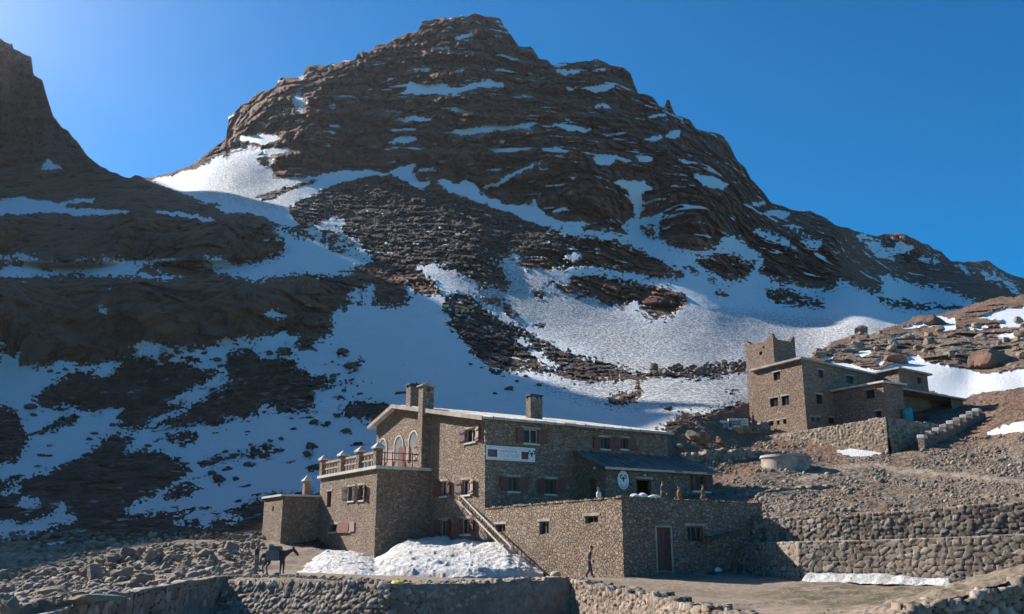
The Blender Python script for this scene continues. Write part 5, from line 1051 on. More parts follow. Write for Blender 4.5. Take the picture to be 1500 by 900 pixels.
# ================================================================== SNOW HEAPS
def snow_material():
    m = NT('old_snow'); n = m.noise(1.4, 6, .7); n2 = m.noise(6, 6, .75)
    c = m.mix(m.math('MULTIPLY', m.rng(n, .36, .6), .85), (.78, .77, .76), (.48, .43, .37))
    c = m.mix(m.math('MULTIPLY', m.rng(n2, .56, .68), .7), c, (.22, .18, .14))
    return m.out(c, m.bump(m.math('ADD', n, m.math('MULTIPLY', n2, .5)), 1, .3), .55)
SNOWM = snow_material()
def snow_heap():
    FRT = [(424,843,60),(450,846,56),(520,849,53.5),(600,850,52.5),(700,849,52.5),(760,845,53.5),(796,840,56)]
    CR = [(424,841,66),(455,824,70),(478,809,71.5),(500,806,71.5),(530,811,69),(549,819,67.5),(570,806,67.5),(600,790,69),(640,786,69.3),(670,791,67),(705,795,63.8),(740,798,61),(762,812,59.2),(780,829,58.2),(796,839,57.5)]
    u = np.linspace(424, 796, 420); f = np.array(FRT, float); c = np.array(CR, float)
    fp = at(u, np.interp(u, f[:, 0], f[:, 1]), np.interp(u, f[:, 0], f[:, 2])); cp_ = at(u, np.interp(u, c[:, 0], c[:, 1]), np.interp(u, c[:, 0], c[:, 2]))
    rows = [fp-np.array([0, 0, .5])]
    for t in np.linspace(0, 1, 130):
        p = fp+(cp_-fp)*t; zz = fp[:, 2]+(cp_[:, 2]-fp[:, 2])*(.22*sstep(0, .07, t)+.78*t**1.15); p[:, 2] = zz; rows.append(p)
    for k in (1, 2, 3): p = cp_.copy(); p[:, 1] += k*1.5; p[:, 0] += k*.3; p[:, 2] -= .1*k; rows.append(p)
    P = np.stack(rows); e = np.minimum(sstep(424, 450, u), sstep(796, 770, u))[None]
    P[..., 2] += (fbm(P/1.6, 4, 101)*.32+ridged(P/.6, 3, 102)*.10-.02)*e
    # sunk gully under the ladder
    o = grid_obj('snow_heap', P, SNOWM); tag(o, kind='structure')
snow_heap()
def snow_strip():
    u = np.linspace(1168, 1402, 300); top = np.interp(u, [1168,1200,1300,1402], [845.5,845.5,850,855.5]); Yb = np.interp(u, [1168,1402], [50.4,44.8])-.35
    fp = at(u, top+4, Yb-1.4); bp = at(u, top, Yb); w_ = np.minimum(sstep(1168, 1185, u), sstep(1402, 1390, u)); rows = []
    for t in np.linspace(0, 1, 24):
        p = fp+(bp-fp)*t; x, y = p[:, 0], p[:, 1]; p[:, 2] = gh(x, y)-.1+w_*(.12+.34*sstep(0, .6, t)+.14*fbm(p/.7, 3, 111)+.16*fbm(p/3., 2, 112)); rows.append(p)
    o = grid_obj('snow_strip', np.stack(rows), SNOWM); tag(o, kind='structure')
snow_strip()
# ================================================================== ROCKS
def boulder_material(name, tint, far=False):
    m = NT(name); oi = m.n('ShaderNodeObjectInfo'); k = .35 if far else 1
    c = m.ramp(m.noise(1.3*k, 6, .7), [(.3, tuple(x*.55 for x in tint)), (.5, tint), (.72, tuple(min(1, x*1.45) for x in tint))])
    c = m.mix(m.math('MULTIPLY', oi.outputs['Random'], .45), c, tuple(x*.6 for x in tint))
    return m.out(c, m.bump(m.noise(3.0*k, 8, .72), 1, .18))
BLD = boulder_material('boulder_stone', (.29, .225, .165)); BLDD = boulder_material('dark_boulder_stone', (.10, .072, .055), True); BLDM = boulder_material('grey_boulder_stone', (.19, .145, .11), True); BLDR = boulder_material('reddish_boulder_stone', (.26, .15, .10))
def rock_mesh(seed, sub=3, flat=.7, cuts=20):
    rnd = np.random.RandomState(seed); bm = bmesh.new(); bmesh.ops.create_icosphere(bm, subdivisions=sub, radius=1)
    V = np.array([v.co[:] for v in bm.verts]); V *= np.array([1+rnd.rand()*.5, .8+rnd.rand()*.4, flat*(.8+rnd.rand()*.5)])
    for _ in range(cuts):
        n = rnd.randn(3); n /= np.linalg.norm(n); d = .42+.36*rnd.rand(); k = V@n-d; V = V-np.where(k > 0, k, 0)[:, None]*n*.97
    V += V/np.linalg.norm(V, axis=1)[:, None]*(fbm(V*1.7+seed, 4, seed)*.13)[:, None]
    for v, c in zip(bm.verts, V): v.co = c
    me = bpy.data.meshes.new('boulder'); bm.to_mesh(me); bm.free(); return me, V
ROCKS = [rock_mesh(s) for s in range(8)]
def boulder(loc, size, label, seed=0, mat=None, group=None, cat='boulder', rz=None, sz=None, sink=.3, name='boulder', tilt=.25):
    rnd = random.Random(seed*7+3); key = (seed % 8, mat.name if mat else BLD.name)
    if key not in RC:
        me = ROCKS[seed % 8][0].copy(); me.materials.append(mat or BLD); RC[key] = me
    o = bpy.data.objects.new(name, RC[key]); COL.objects.link(o); s = size/2
    o.scale = sz or (s, s*rnd.uniform(.8, 1.1), s*rnd.uniform(.75, 1.1)); o.rotation_euler = (rnd.uniform(-tilt, tilt), rnd.uniform(-tilt, tilt), rnd.uniform(0, 6.28) if rz is None else rz)
    o.location = (loc[0], loc[1], loc[2]+o.scale[2]*(.6-sink)); return tag(o, label, cat, group)
RC = {}
def ray_ground(px, py, y0=25, y1=90):
    Y = np.linspace(y0, y1, 110); p = at(px, py, Y); k = np.argmax(p[:, 2] <= gh(p[:, 0], p[:, 1])) if p[0, 2] > gh(p[:1, 0], p[:1, 1])[0] else 0
    z = gh(p[:, 0], p[:, 1]); d = p[:, 2]-z; idx = np.where((d[:-1] > 0) & (d[1:] <= 0))[0]
    k = idx[0] if len(idx) else int(np.argmin(np.abs(d))); return p[k]
def mt_pt(px, py): return at(px, py, float(depth(np.array([float(px)]), np.array([float(py)]))[0]))
big = [((178,812),(2.9,1.6,1.5),'largest pale grey domed boulder at the top of the boulder field',1,.2),((80,872),(1.9,1.3,.95),'flat topped grey boulder near the lower left corner',2,.1),
 ((214,851),(1.25,1.1,1.05),'pale pyramid shaped boulder above the parapet wall',3,.5),((12,893),(.8,.8,.95),'pointed boulder in the very lower left corner',4,1.),
 ((300,827),(2.9,.8,.5),'long flat pale slab lying in the boulder field',5,-.1),((140,875),(2.0,.7,.35),'low pale slab of rock just behind the parapet wall',6,.35),
 ((262,838),(.95,.8,.8),'grey boulder beside the pyramid shaped one',7,1.2),((330,808),(1.5,.9,.7),'brownish flat boulder close to the outbuilding',0,.2),((180,842),(1.5,.7,.5),'tilted cream coloured boulder in the middle of the boulder field',1,.3),((348,783),(1.6,1.1,.7),'pale rounded boulder at the foot of the shaded slope',3,.4)]
for (px, py), sz, lb, sd_, rz in big:
    p = ray_ground(px, py+6); boulder(p, 1, lb, sd_, None, sz=tuple(q*.52 for q in sz), rz=rz, sink=.2, tilt=.12)
rnd = random.Random(42); cnt = 0
while cnt < 170:
    px = rnd.uniform(-20, 385); py = rnd.uniform(793, 892)
    w0x = np.interp(px, [-60,60,160,265,330,385], [930,903,876,854,845,839])
    if py > w0x-4 or py < np.interp(px, [0,150,330,385], [842,815,792,790]): continue
    p = ray_ground(px, py); s = min(1.6, .35*math.exp(abs(rnd.gauss(0, .62)))*(p[1]/50)); tint = rnd.random()
    boulder(p, s*.95, 'loose grey boulder among many in the sunlit boulder field at left', rnd.randrange(64), BLDR if tint > .88 else BLD, 'boulders of the sunlit field at left', sink=.2, tilt=.5); cnt += 1
# dark rocks lying on the shaded snow
spots = [(747,572,2.0),(725,578,.8),(689,535,.9),(705,540,.7),(757,560,1),(790,566,1.1),(770,553,1.2),(827,570,.8),(980,600,1.6),(502,518,2),(515,540,2.6),(488,553,1.5),(520,545,1.4),(445,548,1.4),(413,515,1.8),(457,580,1.6),(471,556,1.8),(486,560,1.3),(494,612,1.6),(453,657,2.2),(450,669,2.2),(461,621,1.8),(508,634,1.8),(480,622,1.4),(430,630,1.2),(412,645,1.1),(372,668,1.6),(340,672,1.5),(345,704,1.5),(363,683,1.6),(322,705,2.4),(310,695,1.6),(349,736,1.3),(388,655,1.4),(396,648,1.2),(370,660,1.6),(330,664,1.2),(268,655,1.3),(216,655,1.3),(130,645,1.3),(140,637,1.4),(165,625,1.2),(84,625,1.5),(62,637,1.6),(45,600,2.4),(48,610,1.3),(75,546,1.2),(95,543,1.3),(86,548,1.),(250,510,1.6),(262,520,1.8),(278,516,1.6),(300,519,1.2),(318,530,1.6),(322,538,1.2),(228,503,1.2),(235,527,1.2),(395,520,1.6),(407,519,1.3),(60,790,1.8),(112,742,1.4)]
for k, (px, py, s) in enumerate(spots):
    p = mt_pt(px, py); s *= p[1]/150*.95
    boulder(p, s, 'dark rock lying alone on the shaded snow of the mountain side', k*5+1, BLDD, 'dark rocks on the shaded snow', cat='rock', name='rock', sink=.2, sz=(s*.65, s*.6, s*.42))
rnd = random.Random(9)
for k in range(55):
    px = rnd.gauss(505, 30); py = rnd.gauss(565, 28); p = mt_pt(px, min(max(py, 505), 640)); s = rnd.uniform(.35, .95)
    boulder(p, s, 'dark rock lying alone on the shaded snow of the mountain side', k*3, BLDD, 'dark rocks on the shaded snow', cat='rock', name='rock', sink=.2)
# dark boulders in a row at the rim of the lit snowfield
for k in range(44):
    t = k/43; px = lerp(955, 1092, t)+rnd.uniform(-3, 3); py = lerp(549, 538, t)+rnd.uniform(-6, 6); p = mt_pt(px, py); s = rnd.uniform(.8, 1.9)*(1.4 if rnd.random() > .85 else 1)
    boulder(p, s, 'grey boulder in the row along the lower rim of the sunlit snowfield', k, BLDM, 'boulders along the snowfield rim', sink=.1)
# boulders between the refuge and the tower house
for k, (px, py, s, lb) in enumerate(((1012,638,1.7,'angular grey boulder at the left of the rubble bank right of the refuge roof'),(1030,646,2.3,'large reddish slab leaning right of the refuge roof'),(1054,644,1.6,'brown boulder right of the leaning reddish slab'),(995,652,1.2,'small grey boulder just right of the refuge wall'))):
    p = s2pt(px, py+8); boulder(p, s, lb, k+2, BLDR if k in (1, 2) else BLD, sink=.1)
# outcrop rocks on the spur
for k in range(60):
    px = rnd.uniform(1195, 1510); top = np.interp(px, [1195,1260,1330,1400,1500], [520,492,486,478,470]); py = rnd.uniform(top, np.interp(px, [1195,1320,1400,1500], [527,520,528,530])); p = s2pt(px, py)
    boulder(p, rnd.uniform(1.0, 3.0), 'weathered tan rock of the sunlit outcrop on the right hand spur', k, BLD, 'rocks of the spur outcrop', cat='rock', name='rock', sink=.15)
p = s2pt(1455, 532); boulder(p, 1, 'big smooth reddish brown outcrop with shaded right face on the spur', 6, BLDR, cat='rock', name='rock', sz=(6.0, 3.2, 3.2), rz=.3, sink=.75, tilt=.05)
p = s2pt(1262, 487); boulder(p, 1, 'pointed grey rock on the skyline of the spur', 5, BLD, cat='rock', name='rock', sz=(2.2, 2, 1.5), rz=.1)
p = s2pt(1368, 477); boulder(p, 1, 'dark blocky rock standing between two snow patches on the spur', 6, BLDD, cat='rock', name='rock', sz=(3, 2.6, 2.0), rz=.3)
p = s2pt(1312, 532); boulder(p, 1, 'pinkish rock at the snow edge behind the tower house', 2, BLDR, cat='rock', name='rock', sz=(2.6, 2.0, 1.5), rz=.3)
# ---- rubble: countless small stones
def rubble(name, pts, sizes, seed, mat):
    rs = np.random.RandomState(seed); base = []
    for k in range(10):
        bm = bmesh.new(); bmesh.ops.create_icosphere(bm, subdivisions=1, radius=1); V = np.array([v.co[:] for v in bm.verts]); Fc = np.array([[v.index for v in f.verts] for f in bm.faces]); bm.free()
        for _ in range(6): n = rs.randn(3); n /= np.linalg.norm(n); q = V@n-(.45+.3*rs.rand()); V = V-np.where(q > 0, q, 0)[:, None]*n
        base.append(V)
    N = len(pts); which = rs.randint(0, 10, N); B = np.array(base)[which]; ang = rs.rand(N)*6.28; sc = np.stack([np.ones(N), .7+.4*rs.rand(N), .55+.35*rs.rand(N)], -1)*sizes[:, None]
    B = B*sc[:, None, :]; t = (rs.rand(N)-.5)*.9; y_ = B[..., 1]*np.cos(t)[:, None]-B[..., 2]*np.sin(t)[:, None]; z_ = B[..., 1]*np.sin(t)[:, None]+B[..., 2]*np.cos(t)[:, None]
    x = B[..., 0]*np.cos(ang)[:, None]-y_*np.sin(ang)[:, None]; y = B[..., 0]*np.sin(ang)[:, None]+y_*np.cos(ang)[:, None]
    V = np.stack([x, y, z_], -1)+pts[:, None, :]+np.array([0, 0, .15])*sizes[:, None, None]
    nv = B.shape[1]; q = (Fc[None]+(np.arange(N)*nv)[:, None, None]).reshape(-1, 3); me = bpy.data.meshes.new(name); V = V.reshape(-1, 3)
    me.vertices.add(len(V)); me.vertices.foreach_set('co', V.reshape(-1).astype(np.float32)); nf = len(q); me.loops.add(nf*3); me.loops.foreach_set('vertex_index', q.reshape(-1).astype(np.int32))
    me.polygons.add(nf); me.polygons.foreach_set('loop_start', np.arange(0, nf*3, 3, dtype=np.int32)); me.polygons.foreach_set('loop_total', np.full(nf, 3, dtype=np.int32)); me.update(calc_edges=True)
    for nm, a in (('cell', np.repeat(rs.rand(N), nv)), ('gap', np.ones(N*nv))): at_ = me.attributes.new(nm, 'FLOAT', 'POINT'); at_.data.foreach_set('value', a.astype(np.float32))
    me.materials.append(mat); o = bpy.data.objects.new(name, me); COL.objects.link(o); return tag(o, kind='stuff')
rs = np.random.RandomState(5)
# left field
N = 9000; px = rs.uniform(-60, 395, N); Yv = rs.uniform(30, 84, N); X = (px-750)/F*Yv*.98; Z = gh(X, Yv); P = np.stack([X, Yv, Z], -1); qx, qy = project(P)
ok = (qy < np.interp(qx, [-60,60,160,265,330,385], [932,905,878,856,847,841])-2) & (qx < 392) & (qy > 780)
rubble('rubble', P[ok], np.clip(.06*np.exp(np.abs(rs.randn(ok.sum())*.8)), .04, .45), 7, DRY)
# slope on the right
N = 10000; px = rs.uniform(1030, 1560, N); py = rs.uniform(640, 762, N); tr = np.interp(px, [t[0] for t in TRACK], [t[1] for t in TRACK])
ok = (np.abs(py-tr) > 5) & (py < np.interp(px, [1030,1105,1225,1500], [790,764,759,738])) & ~((px < 1290) & (px > 1180) & (py < 672))
px, py = px[ok], py[ok]; keep = vnoise(np.stack([px/28, py/10, px*0], -1), 5) > -.25; px, py = px[keep], py[keep]
P = at(px, py, depth2(px, py)); rubble('slope_rubble', P, np.clip(.045*np.exp(np.abs(rs.randn(len(px))*.7)), .03, .3)*P[:, 1]/60, 8, DRY)
# loose stones along the path edge and foreground
N = 1500; X = rs.uniform(-19, 18, N); w1 = np.array(W1); Yv = np.interp(X, w1[:, 0], w1[:, 1])+.3+np.abs(rs.randn(N))*1.3; ok = (X < 8) | (rs.rand(N) < .3); X, Yv = X[ok], Yv[ok]
P = np.stack([X, Yv, gh(X, Yv)+.02], -1); rubble('path_stones', P, np.clip(.045*np.exp(np.abs(rs.randn(len(X))*.6)), .03, .2), 9, DRY)
# ================================================================== LADDER, BAGS AND SMALL THINGS
lp = hitp(674, 729, gab.o, nB)+nB*.12; lq = hitp(747, 806, FR.p(0, -1.3, 0), B_)
lad = empty('ladder', lq, 'long pale wooden ladder leaning from a shuttered window down to the snow heap', 'ladder')
dv = (lq-lp).normalized(); sx = dv.cross(Z3).normalized()
sx = (nA*.9+Vector((0, 0, 0))).normalized(); sx = (sx-dv*sx.dot(dv)).normalized()
for s in (-1, 1): g = MB(); g.beam(lp+sx*.22*s, lq+sx*.22*s, .07, .10); g.build('rail', PALEW, lad)
n = int((lq-lp).length/.42)
for k in range(1, n): c = lp+(lq-lp)*(k/n); g = MB(); g.tube(c-sx*.22, c+sx*.22, .028, n=8); g.build('rung', WOOD, lad)
YEL = plain('yellow_plastic', (.75, .55, .03), .5, .15, 5); TEAL = plain('teal_plastic', (.03, .22, .27), .5, .2, 3); REDC = plain('red_cloth', (.55, .03, .03), .8, .15, 5); BAGM = plain('pale_sack', (.42, .38, .24), .8, .25, 8)
def lump(name, loc, sz, mat, label, cat, seed=1, rz=0):
    bm = bmesh.new(); bmesh.ops.create_icosphere(bm, subdivisions=3, radius=1); V = np.array([v.co[:] for v in bm.verts]); V[:, 2] = np.where(V[:, 2] < -.5, -.5, V[:, 2])
    V += V*(fbm(V*1.6, 3, seed)*.28)[:, None]; V *= np.array(sz)
    for v, c in zip(bm.verts, V): v.co = c
    me = bpy.data.meshes.new(name); bm.to_mesh(me); bm.free(); me.materials.append(mat); me.polygons.foreach_set('use_smooth', [True]*len(me.polygons))
    o = bpy.data.objects.new(name, me); COL.objects.link(o); o.location = (loc[0], loc[1], loc[2]+sz[2]*.5); o.rotation_euler[2] = rz; return tag(o, label, cat)
lump('plastic_bag', at(583, 860, 43.9), (.34, .25, .2), YEL, 'crumpled bright yellow plastic bag on the edge of the path', 'bag', 2)
lump('sack', (lambda x: (x, 55.0, float(gh(x, 55.0))))(float(at(814, 843, 55.0)[0])), (.32, .28, .27), BAGM, 'yellowish full sack against the foot of the annex wall', 'bag', 3)
lump('stone_block', ray_ground(1050, 838), (.3, .22, .2), WHITE, 'small white block on the ground right of the annex door', 'block', 4)
lump('rubbish_bag', ray_ground(1042, 842), (.3, .2, .1), DARK, 'small dark bundle right of the annex door', 'bag', 5)
def on_terrace(px, a): # position on the annex terrace at depth a behind the front edge
    r = Vector(at(px, 725, 1.0)); o_ = FR.p(a, 0, 0); t = o_.dot(nA)/r.dot(nA); return Vector((r.x*t, r.y*t, 2.3))
for k, (px, sz, lb) in enumerate(((930, (.28, .2, .16), 'white bundle on the terrace edge left of the dark opening'), (942, (.3, .2, .2), 'white bundle on the terrace edge below the dark opening'), (957, (.4, .2, .14), 'pale folded cloth on the terrace edge right of the dark opening'))):
    p = on_terrace(px, .55); lump('bundle', (p.x, p.y, 2.66), sz, WHITE, lb, 'bundle', 6+k)
# barrel beside the porch
bp = hitp(1329, 603, F2.p(aN-.6, 0, 0), a2); bar = empty('barrel', (bp.x, bp.y, bp.z-1.1), 'teal plastic barrel standing by the porch of the tower house', 'barrel')
g = MB(); 
for z0_, z1_, r0, r1 in ((-1.1, -.9, .48, .55), (-.9, .1, .55, .55), (.1, .3, .55, .48)): g.tube(bp+Z3*z0_, bp+Z3*(z1_-.001), r0, r1, 20)
g.build('drum', TEAL, bar); g = MB(); g.tube(bp+Z3*.3, bp+Z3*.38, .36, .34, 20); g.build('lid', TEAL, bar)
# stack of blocks left of the tower house
for k, (px, py) in enumerate(((1056, 622), (1068, 619), (1080, 616))):
    p = Vector(at(px, py, 101)); g = MB(); rr = random.Random(k)
    for i in range(5):
        for j in range(3):
            x = p.x-1+i*.46; z = p.z-.6+j*.28; g.hexa([Vector((x+a, p.y+b, z+c)) for c in (0, .25) for a, b in ((0, 0), (.42, 0), (.42, .4), (0, .4))])
    o = g.build('block_stack', SLABM, None, bevel=.02); tag(o, ['leftmost', 'middle', 'rightmost'][k]+' of the three pale block stacks left of the tower house', 'blocks', 'pale block stacks')
# ================================================================== PEOPLE AND MULE
def skin_mesh(chains, name, mat, parent, sub=1, extra=None):
    """chains: lists of ((x,y,z), radius) grown with the Skin modifier into one surface"""
    me = bpy.data.meshes.new(name); vs, es, rr, idx = [], [], [], {}
    for ch_ in chains:
        prev = None
        for p, r in ch_:
            k = tuple(round(c, 4) for c in p)
            if k not in idx: idx[k] = len(vs); vs.append(p); rr.append(r)
            if prev is not None and prev != idx[k]: es.append((prev, idx[k]))
            prev = idx[k]
    me.from_pydata(vs, es, []); me.update(); o = bpy.data.objects.new(name, me); COL.objects.link(o)
    sk = o.modifiers.new('skin', 'SKIN'); sk.use_smooth_shade = True; sd = o.modifiers.new('sub', 'SUBSURF'); sd.levels = sub; sd.render_levels = sub
    for i, r in enumerate(rr):
        sv = me.skin_vertices[0].data[i]; sv.radius = (r, r) if not isinstance(r, tuple) else r; sv.use_root = i == 0
    dg = bpy.context.evaluated_depsgraph_get(); m2 = bpy.data.meshes.new_from_object(o.evaluated_get(dg)); bpy.data.objects.remove(o); bpy.data.meshes.remove(me)
    if extra:
        bm = bmesh.new(); bm.from_mesh(m2)
        for f in extra: f(bm)
        bm.to_mesh(m2); bm.free()
    m2.materials.clear(); m2.materials.append(mat); m2.name = name
    m2.polygons.foreach_set('use_smooth', [True]*len(m2.polygons)); m2.polygons.foreach_set('material_index', [0]*len(m2.polygons))
    o = bpy.data.objects.new(name, m2); COL.objects.link(o); o.parent = parent; return o
SKINM = plain('skin', (.32, .17, .11), .6, .08, 8, .05)
def cloth(n, c): return plain(n, c, .9, .2, 14, .4, bd=.01)
CL = dict(dark=cloth('dark_cloth', (.07, .07, .08)), brown=cloth('brown_cloth', (.13, .08, .055)), navy=cloth('navy_cloth', (.035, .045, .08)), grey=cloth('grey_cloth', (.16, .16, .17)), white=cloth('white_cloth', (.6, .58, .55)), orange=cloth('rust_cloth', (.3, .1, .04)), red=REDC)
HAIR = cloth('dark_hair', (.02, .016, .014))
def person(loc, rz, label, top, legs_c, hat=None, lean=.0, pose='stand', h=1.72, arms=None, group=None):
    root = empty('person', loc, label, 'person', group, rz); s = h/1.72; L = lean
    def T(y, z): return (0, (y-L*max(0, z-.95)*1.0), z)  # forward is -y
    V = lambda x, y, z: (x*s, (y-L*max(0, z-.95))*s, z*s)
    seat = pose == 'sit'
    if seat:
        hipz = .48; legs = [[(sx*.09, 0, hipz), (sx*.11, -.42, hipz+.02), (sx*.11, -.45, .09), (sx*.11, -.60, .05)] for sx in (-1, 1)]; dz = hipz-.95
    elif pose == 'walk': dz = 0; legs = [[(.09, 0, .93), (.10, -.14, .50), (.10, -.22, .09), (.10, -.36, .04)], [(-.09, 0, .93), (-.10, -.02, .50), (-.10, .22, .12), (-.10, .10, .05)]]
    else: dz = 0; legs = [[(sx*.09, 0, .93), (sx*.10, -.02, .50), (sx*.11, .02, .09), (sx*.12, -.12, .04)] for sx in (-1, 1)]
    W = lambda x, y, z: V(x, y, z+dz) if not seat else (x*s, (y-L*max(0, z-.95))*s, (z+dz)*s)
    am = arms or [((.25, .0, 1.14), (.26, -.10, .88)), ((-.25, .0, 1.14), (-.26, -.10, .88))]
    leg = lambda r: [[(tuple(c*s for c in p), q*s) for p, q in zip(l, r)] for l in legs]
    tor = [(W(0, 0, .95), (.15*s, .11*s)), (W(0, .01, 1.12), (.135*s, .10*s)), (W(0, .0, 1.32), (.16*s, .11*s)), (W(0, .0, 1.42), (.11*s, .09*s)), (W(0, -.01, 1.50), .055*s), (W(0, -.02, 1.56), .06*s)]
    hipj = [[(W(0, 0, .95), (.15*s, .11*s)), l[0]] for l in leg((.085, .06, .04, .035))]
    armc = [[(W(0, 0, 1.40), .1*s), (W(sx*.17, 0, 1.40), .055*s), (W(*am[i][0]), .042*s), (W(*am[i][1]), .028*s)] for i, sx in ((0, 1), (1, -1))]
    hd = Vector(W(0, -.03, 1.635))
    def head(bm):
        r = bmesh.ops.create_uvsphere(bm, u_segments=16, v_segments=12, radius=1)['verts']
        for v in r: c = v.co; v.co = Vector((c.x*.078*(1-.18*max(0, -c.z)), c.y*.095, c.z*.118))*s+hd
        for cx, cy, cz, sx, sy, sz in ((0, -.098, -.01, .014, .02, .022), (.078, 0, 0, .012, .02, .03), (-.078, 0, 0, .012, .02, .03), (0, -.088, -.06, .03, .012, .007), (.03, -.088, .02, .013, .008, .008), (-.03, -.088, .02, .013, .008, .008)):
            q = bmesh.ops.create_uvsphere(bm, u_segments=8, v_segments=6, radius=1)['verts']
            for v in q: v.co = Vector((v.co.x*sx+cx, v.co.y*sy+cy, v.co.z*sz+cz))*s+hd
    def hands(bm):
        for i, sx in ((0, 1), (1, -1)):
            w_ = Vector(W(*am[i][1])); e = Vector(W(*am[i][0])); d = (w_-e).normalized(); sd_ = d.cross(Vector((sx, 0, 0))).normalized(); nn = d.cross(sd_)
            q = bmesh.ops.create_cube(bm, size=1)['verts']
            for v in q: c = v.co.copy(); v.co = w_+d*(c.z*.09+.05)*s+sd_*c.x*.075*s+nn*c.y*.03*s
            for k in range(5):
                off = (k-1.5)*.02 if k < 4 else -.045; ln = (.065, .075, .07, .055, .05)[k]; st_ = w_+d*(.09 if k < 4 else .03)*s+sd_*off*s; dd_ = (d+nn*.35+(sd_*-.8 if k == 4 else sd_*0)).normalized()
                for seg in (0, 1):
                    en = st_+dd_*ln*.55*s; m_ = MB(); m_.tube(st_, en, .0095*s, .008*s, 6); vv = [bm.verts.new(x) for x in m_.v]
                    for f in m_.f:
                        try: bm.faces.new([vv[j] for j in f])
                        except Exception: pass
                    st_ = en; dd_ = (dd_+nn*.4).normalized()
    skin_mesh([tor]+hipj+leg((.085, .06, .04, .035))+armc, 'body', SKINM, root, 1, [head, hands])
    g_ = 1.18
    up = lambda r: (r[0]*g_, r[1]*g_) if isinstance(r, tuple) else r*1.35
    skin_mesh([[(p, up(r)) for p, r in tor[:4]]]+[[(p, up(r)) for p, r in a] for a in armc], 'jacket', CL[top], root)
    lg = leg((.085, .06, .045, .04)); pel = (W(0, 0, .93), (.16*s, .12*s))
    skin_mesh([[(W(0, 0, 1.0), (.16*s, .12*s)), pel]]+[[pel]+[(p, r*1.35) for p, r in l[:3]] for l in lg], 'trousers', CL[legs_c], root)
    for l in lg: skin_mesh([[(l[2][0], .055*s), (tuple(Vector(l[2][0])*.5+Vector(l[3][0])*.5), .05*s), (l[3][0], .042*s)]], 'shoe', CL['dark'], root)
    def cap(bm):
        r = bmesh.ops.create_uvsphere(bm, u_segments=16, v_segments=10, radius=1)['verts']
        for v in r: c = v.co; z = max(c.z, .12); v.co = Vector((c.x*.088, c.y*.105+.008, z*.128))*s+hd
    bm = bmesh.new(); cap(bm); me = bpy.data.meshes.new('hair'); bm.to_mesh(me); bm.free(); me.materials.append(CL[hat] if hat else HAIR)
    o = bpy.data.objects.new('hat' if hat else 'hair', me); COL.objects.link(o); o.parent = root
    return root
def sit_or_stand(px, a, rz, label, top, legs_c, hat=None, **k):
    p = on_terrace(px, a); return person((p.x, p.y, 2.3), rz, label, top, legs_c, hat, **k)
def gp_at(px, Y): x = float(at(px, 845, Y)[0]); return np.array([x, Y, float(gh(x, Y))])
p = gp_at(863, 51.6)
person(tuple(p), R(100), 'person in dark jacket and trousers walking with head bowed past the annex wall', 'dark', 'dark', None, lean=.22, pose='walk', arms=[((.22, -.06, 1.14), (.16, -.24, .98)), ((-.24, .02, 1.14), (-.22, -.16, .94))])
p = ray_ground(381, 841, 45, 66)
person((p[0], p[1]-.9, float(gh(p[0], p[1]-.9))), R(80), 'person in blue-grey clothes standing behind the tail of the mule', 'navy', 'grey', 'brown')
sit_or_stand(877, 4.6, R(-20), 'person with white shirt and dark head sitting at the left end of the terrace', 'white', 'dark', pose='sit')
sit_or_stand(971, 1.5, R(30), 'person in dark clothes standing on the terrace right of the dark opening', 'dark', 'dark', h=1.5)
sit_or_stand(995, 1.4, R(-30), 'person in rust coloured jacket sitting near the right end of the terrace', 'orange', 'brown', pose='sit')
p = at(1103, 617, 103.2); person((p[0], p[1], p[2]-.7), R(-20), 'person in bright red jacket at the left foot of the tower house', 'red', 'dark', 'dark')
sit_or_stand(1030, 4.5, R(10), 'person in brown clothes by the white ledged window of the lean-to', 'brown', 'dark', h=1.65)
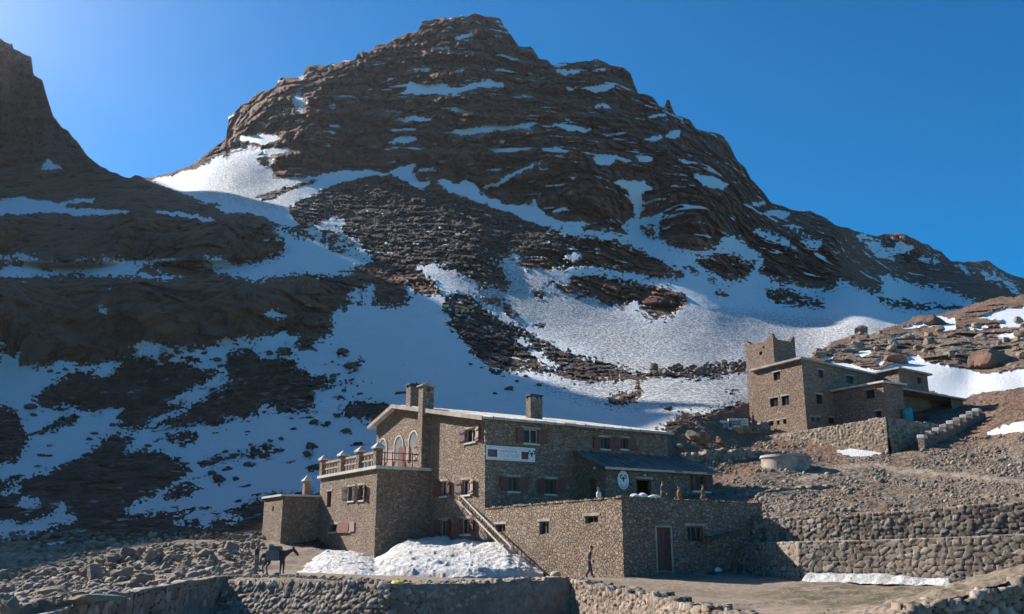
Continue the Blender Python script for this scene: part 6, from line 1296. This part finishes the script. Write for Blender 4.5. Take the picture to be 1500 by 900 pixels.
# mule
def mule():
    g0 = ray_ground(402, 842, 45, 66); rt = empty('mule', (g0[0], g0[1], g0[2]), 'dark brown mule with loaded pack facing right beside the outbuilding', 'mule', rz=R(-8))
    C = lambda *p: p
    body = [((-.62, 0, 1.02), .17), ((-.35, 0, 1.05), .235), ((0, 0, 1.02), .25), ((.35, 0, 1.05), .24), ((.55, 0, 1.12), .19)]
    neck = [((.55, 0, 1.12), .19), ((.78, 0, 1.24), .13), ((.98, 0, 1.33), .10), ((1.10, 0, 1.27), .095), ((1.25, 0, 1.08), .07), ((1.32, 0, 1.0), .055)]
    legs = []
    for sy in (-1, 1):
        legs.append([((.35, 0, 1.05), .24), ((.40, sy*.13, .80), .10), ((.42+.03*sy, sy*.14, .46), .055), ((.40+.03*sy, sy*.14, .14), .04), ((.43+.03*sy, sy*.14, .04), .055)])
        legs.append([((-.35, 0, 1.05), .235), ((-.48, sy*.14, .80), .125), ((-.42+.05*sy, sy*.15, .62), .08), ((-.60+.05*sy, sy*.15, .42), .05), ((-.56+.05*sy, sy*.15, .14), .038), ((-.52+.05*sy, sy*.15, .04), .055)])
    tail = [((-.62, 0, 1.02), .17), ((-.80, 0, 1.02), .035), ((-.88, 0, .80), .04), ((-.88, 0, .5), .03)]
    def ears(bm):
        for sy in (-1, 1):
            m_ = MB(); m_.tube(Vector((1.02, sy*.05, 1.38)), Vector((.98, sy*.11, 1.56)), .035, .02, 8); m_.tube(Vector((.98, sy*.11, 1.56)), Vector((.97, sy*.12, 1.64)), .02, .004, 8); vv = [bm.verts.new(x) for x in m_.v]
            for f in m_.f: bm.faces.new([vv[j] for j in f])
    skin_mesh([body, neck]+legs+[tail], 'body', plain('mule_coat', (.07, .05, .04), .8, .3, 6), rt, 1, [ears])
    def part(nm, v, f, m_):
        me = bpy.data.meshes.new(nm); me.from_pydata([tuple(x) for x in v], [], f); me.materials.append(m_); o = bpy.data.objects.new(nm, me); COL.objects.link(o); o.parent = rt
        b = bmesh.new(); b.from_mesh(me); bmesh.ops.bevel(b, geom=b.edges[:], offset=.06, segments=2, affect='EDGES'); bmesh.ops.recalc_face_normals(b, faces=b.faces); b.to_mesh(me); b.free()
    for sy in (-1, 1):
        m_ = MB(); m_.hexa([Vector((x, sy*y, z)) for z in (.74, 1.30) for x, y in ((-.38, .24), (.32, .24), (.32, .52), (-.38, .52))]); part('pannier', m_.v, m_.f, CL['grey'])
    m_ = MB(); m_.hexa([Vector((x, y, z)) for z in (1.26, 1.52) for x, y in ((-.34, -.3), (.28, -.3), (.28, .3), (-.34, .3))]); part('bedroll', m_.v, m_.f, plain('olive_blanket', (.12, .13, .105), .9, .3, 8))
    m_ = MB(); m_.tube(Vector((-.3, -.25, 1.56)), Vector((-.3, .25, 1.56)), .1, n=10); part('white_roll', m_.v, m_.f, CL['white'])
mule()

# HAZE : the thin morning air between the camera and the far slopes
g = MB(); x0, x1, y0, y1, z0, z1 = -640, 780, -330, 1080, -9, 440
g.hexa([Vector(c) for c in ((x0, y0, z0), (x1, y0, z0), (x1, y1, z0), (x0, y1, z0), (x0, y0, z1), (x1, y0, z1), (x1, y1, z1), (x0, y1, z1))])
hm = bpy.data.materials.new('thin_mountain_air'); hm.use_nodes = True; ht = hm.node_tree
for n_ in list(ht.nodes):
    if n_.type != 'OUTPUT_MATERIAL': ht.nodes.remove(n_)
pv = ht.nodes.new('ShaderNodeVolumePrincipled'); pv.inputs['Color'].default_value = (.86, .9, 1, 1); pv.inputs['Density'].default_value = .00005; pv.inputs['Anisotropy'].default_value = .5
ht.links.new(pv.outputs[0], [n_ for n_ in ht.nodes if n_.type == 'OUTPUT_MATERIAL'][0].inputs['Volume'])
tag(g.build('haze', hm), kind='stuff')
